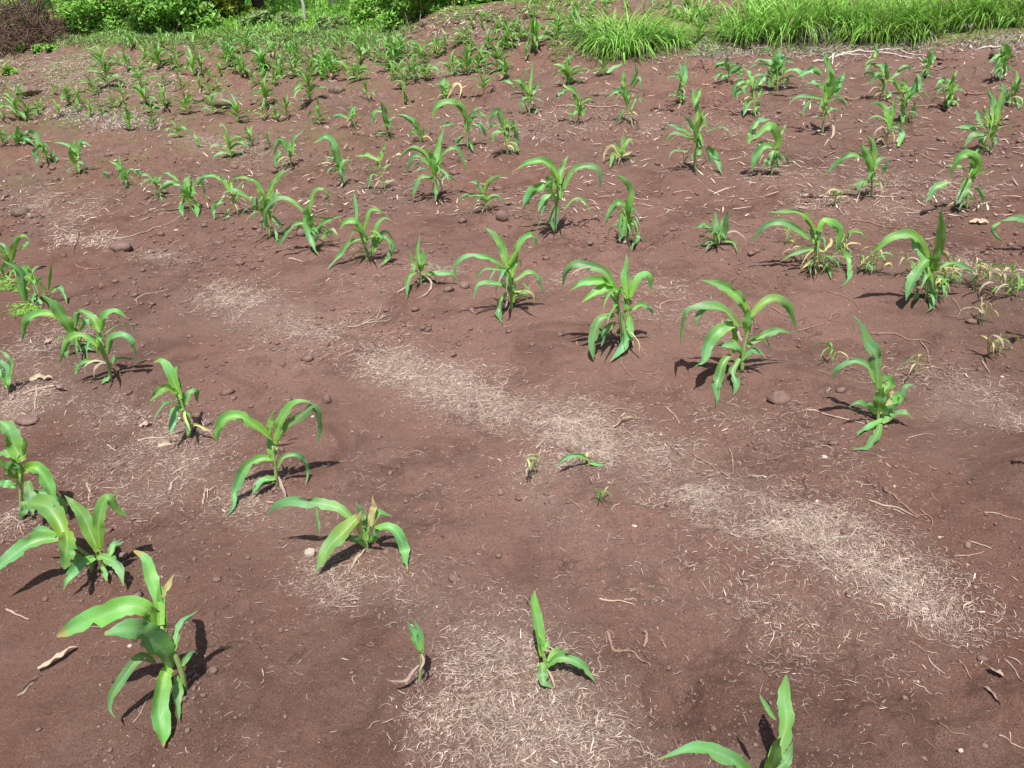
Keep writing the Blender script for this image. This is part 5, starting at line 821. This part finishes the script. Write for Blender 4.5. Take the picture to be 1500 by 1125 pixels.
def leaf_cloud(bag, cen, ext, n, size, rng, shell=.5):
    d = unit(rng.normal(size=(n, 3))); rr = (shell+(1-shell)*rng.uniform(0, 1, n)**.6); c = cen+d*rr[:, None]*np.asarray(ext)
    nv = unit(rng.normal(size=(n, 3))*.75+np.array([0, -.35, .9])); u = unit(np.cross(nv, rng.normal(size=(n, 3)))); v = np.cross(nv, u); L = size*rng.uniform(.6, 1.3, n)[:, None]; Wd = L*.5
    nn = np.cross(u, v); V = np.stack([c-u*L*.5, c+v*Wd*.5+nn*L*.08, c+u*L*.5, c-v*Wd*.5+nn*L*.08], 1).reshape(-1, 3)
    V[:, 2] = np.maximum(V[:, 2], zt(V[:, 0], V[:, 1])+.01)
    bag.add(V, np.arange(n*4).reshape(-1, 4), np.repeat(np.clip(rng.normal(.45, .25, n), 0, 1), 4))
def bush(px, py, w_px, h_px, label, m='bush', n=9000, size=.075, back=.3, name='bush', cat='bush', clumps=30):
    B = cast1(px, py); rng = np.random.default_rng(int(px*7+py)); mpp = float((B-CAMP) @ FWD)/F_PX; rw = w_px*mpp/2; H = h_px*mpp
    o = empty(name, B, label, cat); bag = Bag(); st = Bag()
    for k in range(clumps):
        a = rng.uniform(0, 6.28); q = math.sqrt(rng.uniform(0, 1)); hh_ = (k+.5)/clumps; zc = H*(.04+.9*hh_); shr = math.sqrt(max(.2, 1-.8*hh_**2))
        cen = B+np.array([rw*.85*q*math.cos(a)*shr, back+.55*rw*q*math.sin(a)*shr, zc]); e = min(rw, H)*rng.uniform(.24, .46)
        leaf_cloud(bag, cen, (e*1.2, e*1.0, e*.8), int(n*1.25)//clumps, size*rng.uniform(.7, 1.1), rng, .35)
        base = B+np.array([rng.normal(0, rw*.25), back+rng.normal(0, .15), -.03]); mid = (base+cen)/2+rng.normal(0, .08, 3); V, Fq = tube_arrays(catmull(np.array([base, mid, cen]), 8), np.linspace(.007, .002, 8), 5); st.add(V, Fq)
    link('foliage', bag.mesh('foliage', M[m], B), o); link('stems', st.mesh('stems', M['twig'], B), o); return o
bush(236, 50, 130, 110, 'large leafy green bush at the far edge of the field, the biggest at the left', n=15000, clumps=40); bush(165, 52, 110, 90, 'loose pale green shrub left of the large leafy bush', 'weed', 9000, .07, .9); bush(100, 46, 110, 90, 'tangled green shrub behind the dead brush heap', 'bush', 9000, .07, 1.2)
bush(330, 42, 62, 64, 'yellow green bush left of the dark trunk', 'bush_lime', 4500, .08, .6); bush(296, 50, 50, 74, 'dull green shrub between the large bush and the yellow green one', 'weed', 3500, .06, .8); bush(606, 40, 100, 84, 'dense dark green shrub behind the soil bank', n=11000, clumps=30); bush(548, 44, 80, 46, 'low fresh green shrub left of the dense dark one', 'bush', 5000, .06, .5)
bush(708, 8, 90, 44, 'dark shrub at the top behind the soil bank', 'bush', 5000, .08, .8); bush(520, 8, 46, 34, 'shaded shrub behind the meadow at the top', 'bush', 3500, .08, 1.0); bush(810, -6, 60, 30, 'green shrub at the top edge above the soil bank', 'bush', 3000, .07, .6); bush(372, 44, 60, 22, 'low grey green herb patch in front of the yellow green bush', 'weed', 2500, .06, .3)
bush(138, 47, 100, 80, 'mid green shrub between the dead brush heap and the loose pale shrub', 'bush', 8000, .065, .2); bush(125, 30, 120, 70, 'dark green shrub far behind the loose pale one', 'bush', 8000, .08, .8); bush(655, 22, 60, 40, 'lime green shrub right of the dense dark one', 'lime', 4000, .06, .4); bush(420, 46, 60, 20, 'low green herbs at the meadow edge left of the grey post', 'weed', 2000, .05, .3); bush(480, 50, 70, 20, 'low green herbs right of the grey post', 'weed', 2200, .05, .3)
# broad leaved ground creeper under the brush heap
for (px, py, w, lab) in ((20, 76, 40, 'broad leaved creeper at the foot of the brush heap, left patch'), (62, 78, 46, 'broad leaved creeper at the foot of the brush heap, right patch'), (12, 112, 24, 'small broad leaved creeper at the left edge below the heap')):
    bush(px, py, w, 9, lab, 'grass', 260, .11, .1, 'creeper', 'creeper', 8)
# dead brush heap
B = cast1(15, 74); rng = np.random.default_rng(31); mpp = float((B-CAMP) @ FWD)/F_PX; bag = Bag(); hw, hh = 72*mpp, 82*mpp
for k in range(900):
    a = rng.uniform(0, 6.28); q = math.sqrt(rng.uniform()); c = B+np.array([hw*q*math.cos(a)-.1, .7+.9*q*math.sin(a), hh*(1-q**1.6)*rng.uniform(.05, .95)]); d = unit(rng.normal(size=3)+np.array([0, 0, .25])); L = rng.uniform(.15, .6)
    P = catmull(np.array([c-d*L/2, c+rng.normal(0, .035, 3), c+d*L/2]), 6); P[:, 2] = np.maximum(P[:, 2], zt(P[:, 0], P[:, 1])+.01); V, Fq = tube_arrays(P, np.linspace(.008, .003, 6), 4); bag.add(V, Fq)
o = link('brush_heap', bag.mesh('brush_heap', M['dark_twig'], B)); o.location = B; tag(o, 'heap of dead dark brush at the top left corner', 'brush heap')
# trees whose trunks stand behind the field
def tree(px, py, r_px, bark, label, lean=0.0, H=5.5, crown=True):
    B = cast1(px, py); rng = np.random.default_rng(int(px)); mpp = float((B-CAMP) @ FWD)/F_PX; r = r_px*mpp/2; o = empty('tree', B, label, 'tree'); bag = Bag()
    top = B+np.array([lean*H, .3, H]); P = catmull(np.array([B-np.array([0, 0, .1]), B+np.array([lean*.8+.03, .02, 1.]), B+np.array([lean*2.2-.05, .1, 2.4]), top]), 14); V, Fq = tube_arrays(P, np.interp(np.linspace(0, 1, 14), [0, .12, 1], [1.35*r, r, r*.35]), 10); bag.add(V, Fq)
    cr = Bag()
    for k in range(9):
        s = P[6+k % 7]; a = k*2.4; e = s+np.array([math.cos(a)*1.3, math.sin(a)*1.3, rng.uniform(.5, 1.3)]); V, Fq = tube_arrays(catmull(np.array([s, (s+e)/2+rng.normal(0, .1, 3), e]), 7), np.linspace(r*.4, r*.1, 7), 6); bag.add(V, Fq)
        for j in range(3): leaf_cloud(cr, e+rng.normal(0, .35, 3), (.7, .7, .45), 260, .10, rng, .2)
    link('trunk', bag.mesh('trunk', M[bark], B), o); link('crown', cr.mesh('crown', M['bush'], B), o)
tree(41, 24, 9, 'bark_pale', 'pale barked tree trunk behind the dead brush heap', -.05); tree(382, 18, 14, 'bark_dark', 'dark leaning tree trunk by the meadow', -.22); tree(488, 8, 9, 'bark_pale', 'white barked tree trunk at the top behind the meadow', .02)
def post(px, py, h_px, w_px, m, label, name='post', cat='post'):
    B = cast1(px, py); mpp = float((B-CAMP) @ FWD)/F_PX; n = 9; rng = np.random.default_rng(int(px)); P = np.stack([B[0]+np.cumsum(rng.normal(0, .006, n)), np.full(n, B[1]), B[2]-.05+np.linspace(0, h_px*mpp*1.1, n)], -1); V, Fq = tube_arrays(P, np.linspace(1, .7, n)*w_px*mpp/2*rng.uniform(.9, 1.1, n), 8)
    o = link(name, raw_mesh(name, V-B, Fq, M[m])); o.location = B; tag(o, label, cat)
post(446, 31, 40, 5, 'bark_pale', 'thin grey weathered post at the edge of the meadow'); post(300, 28, 16, 2.4, 'pale_twig', 'short pale broken stake before the dull green shrub', 'stake', 'stake')
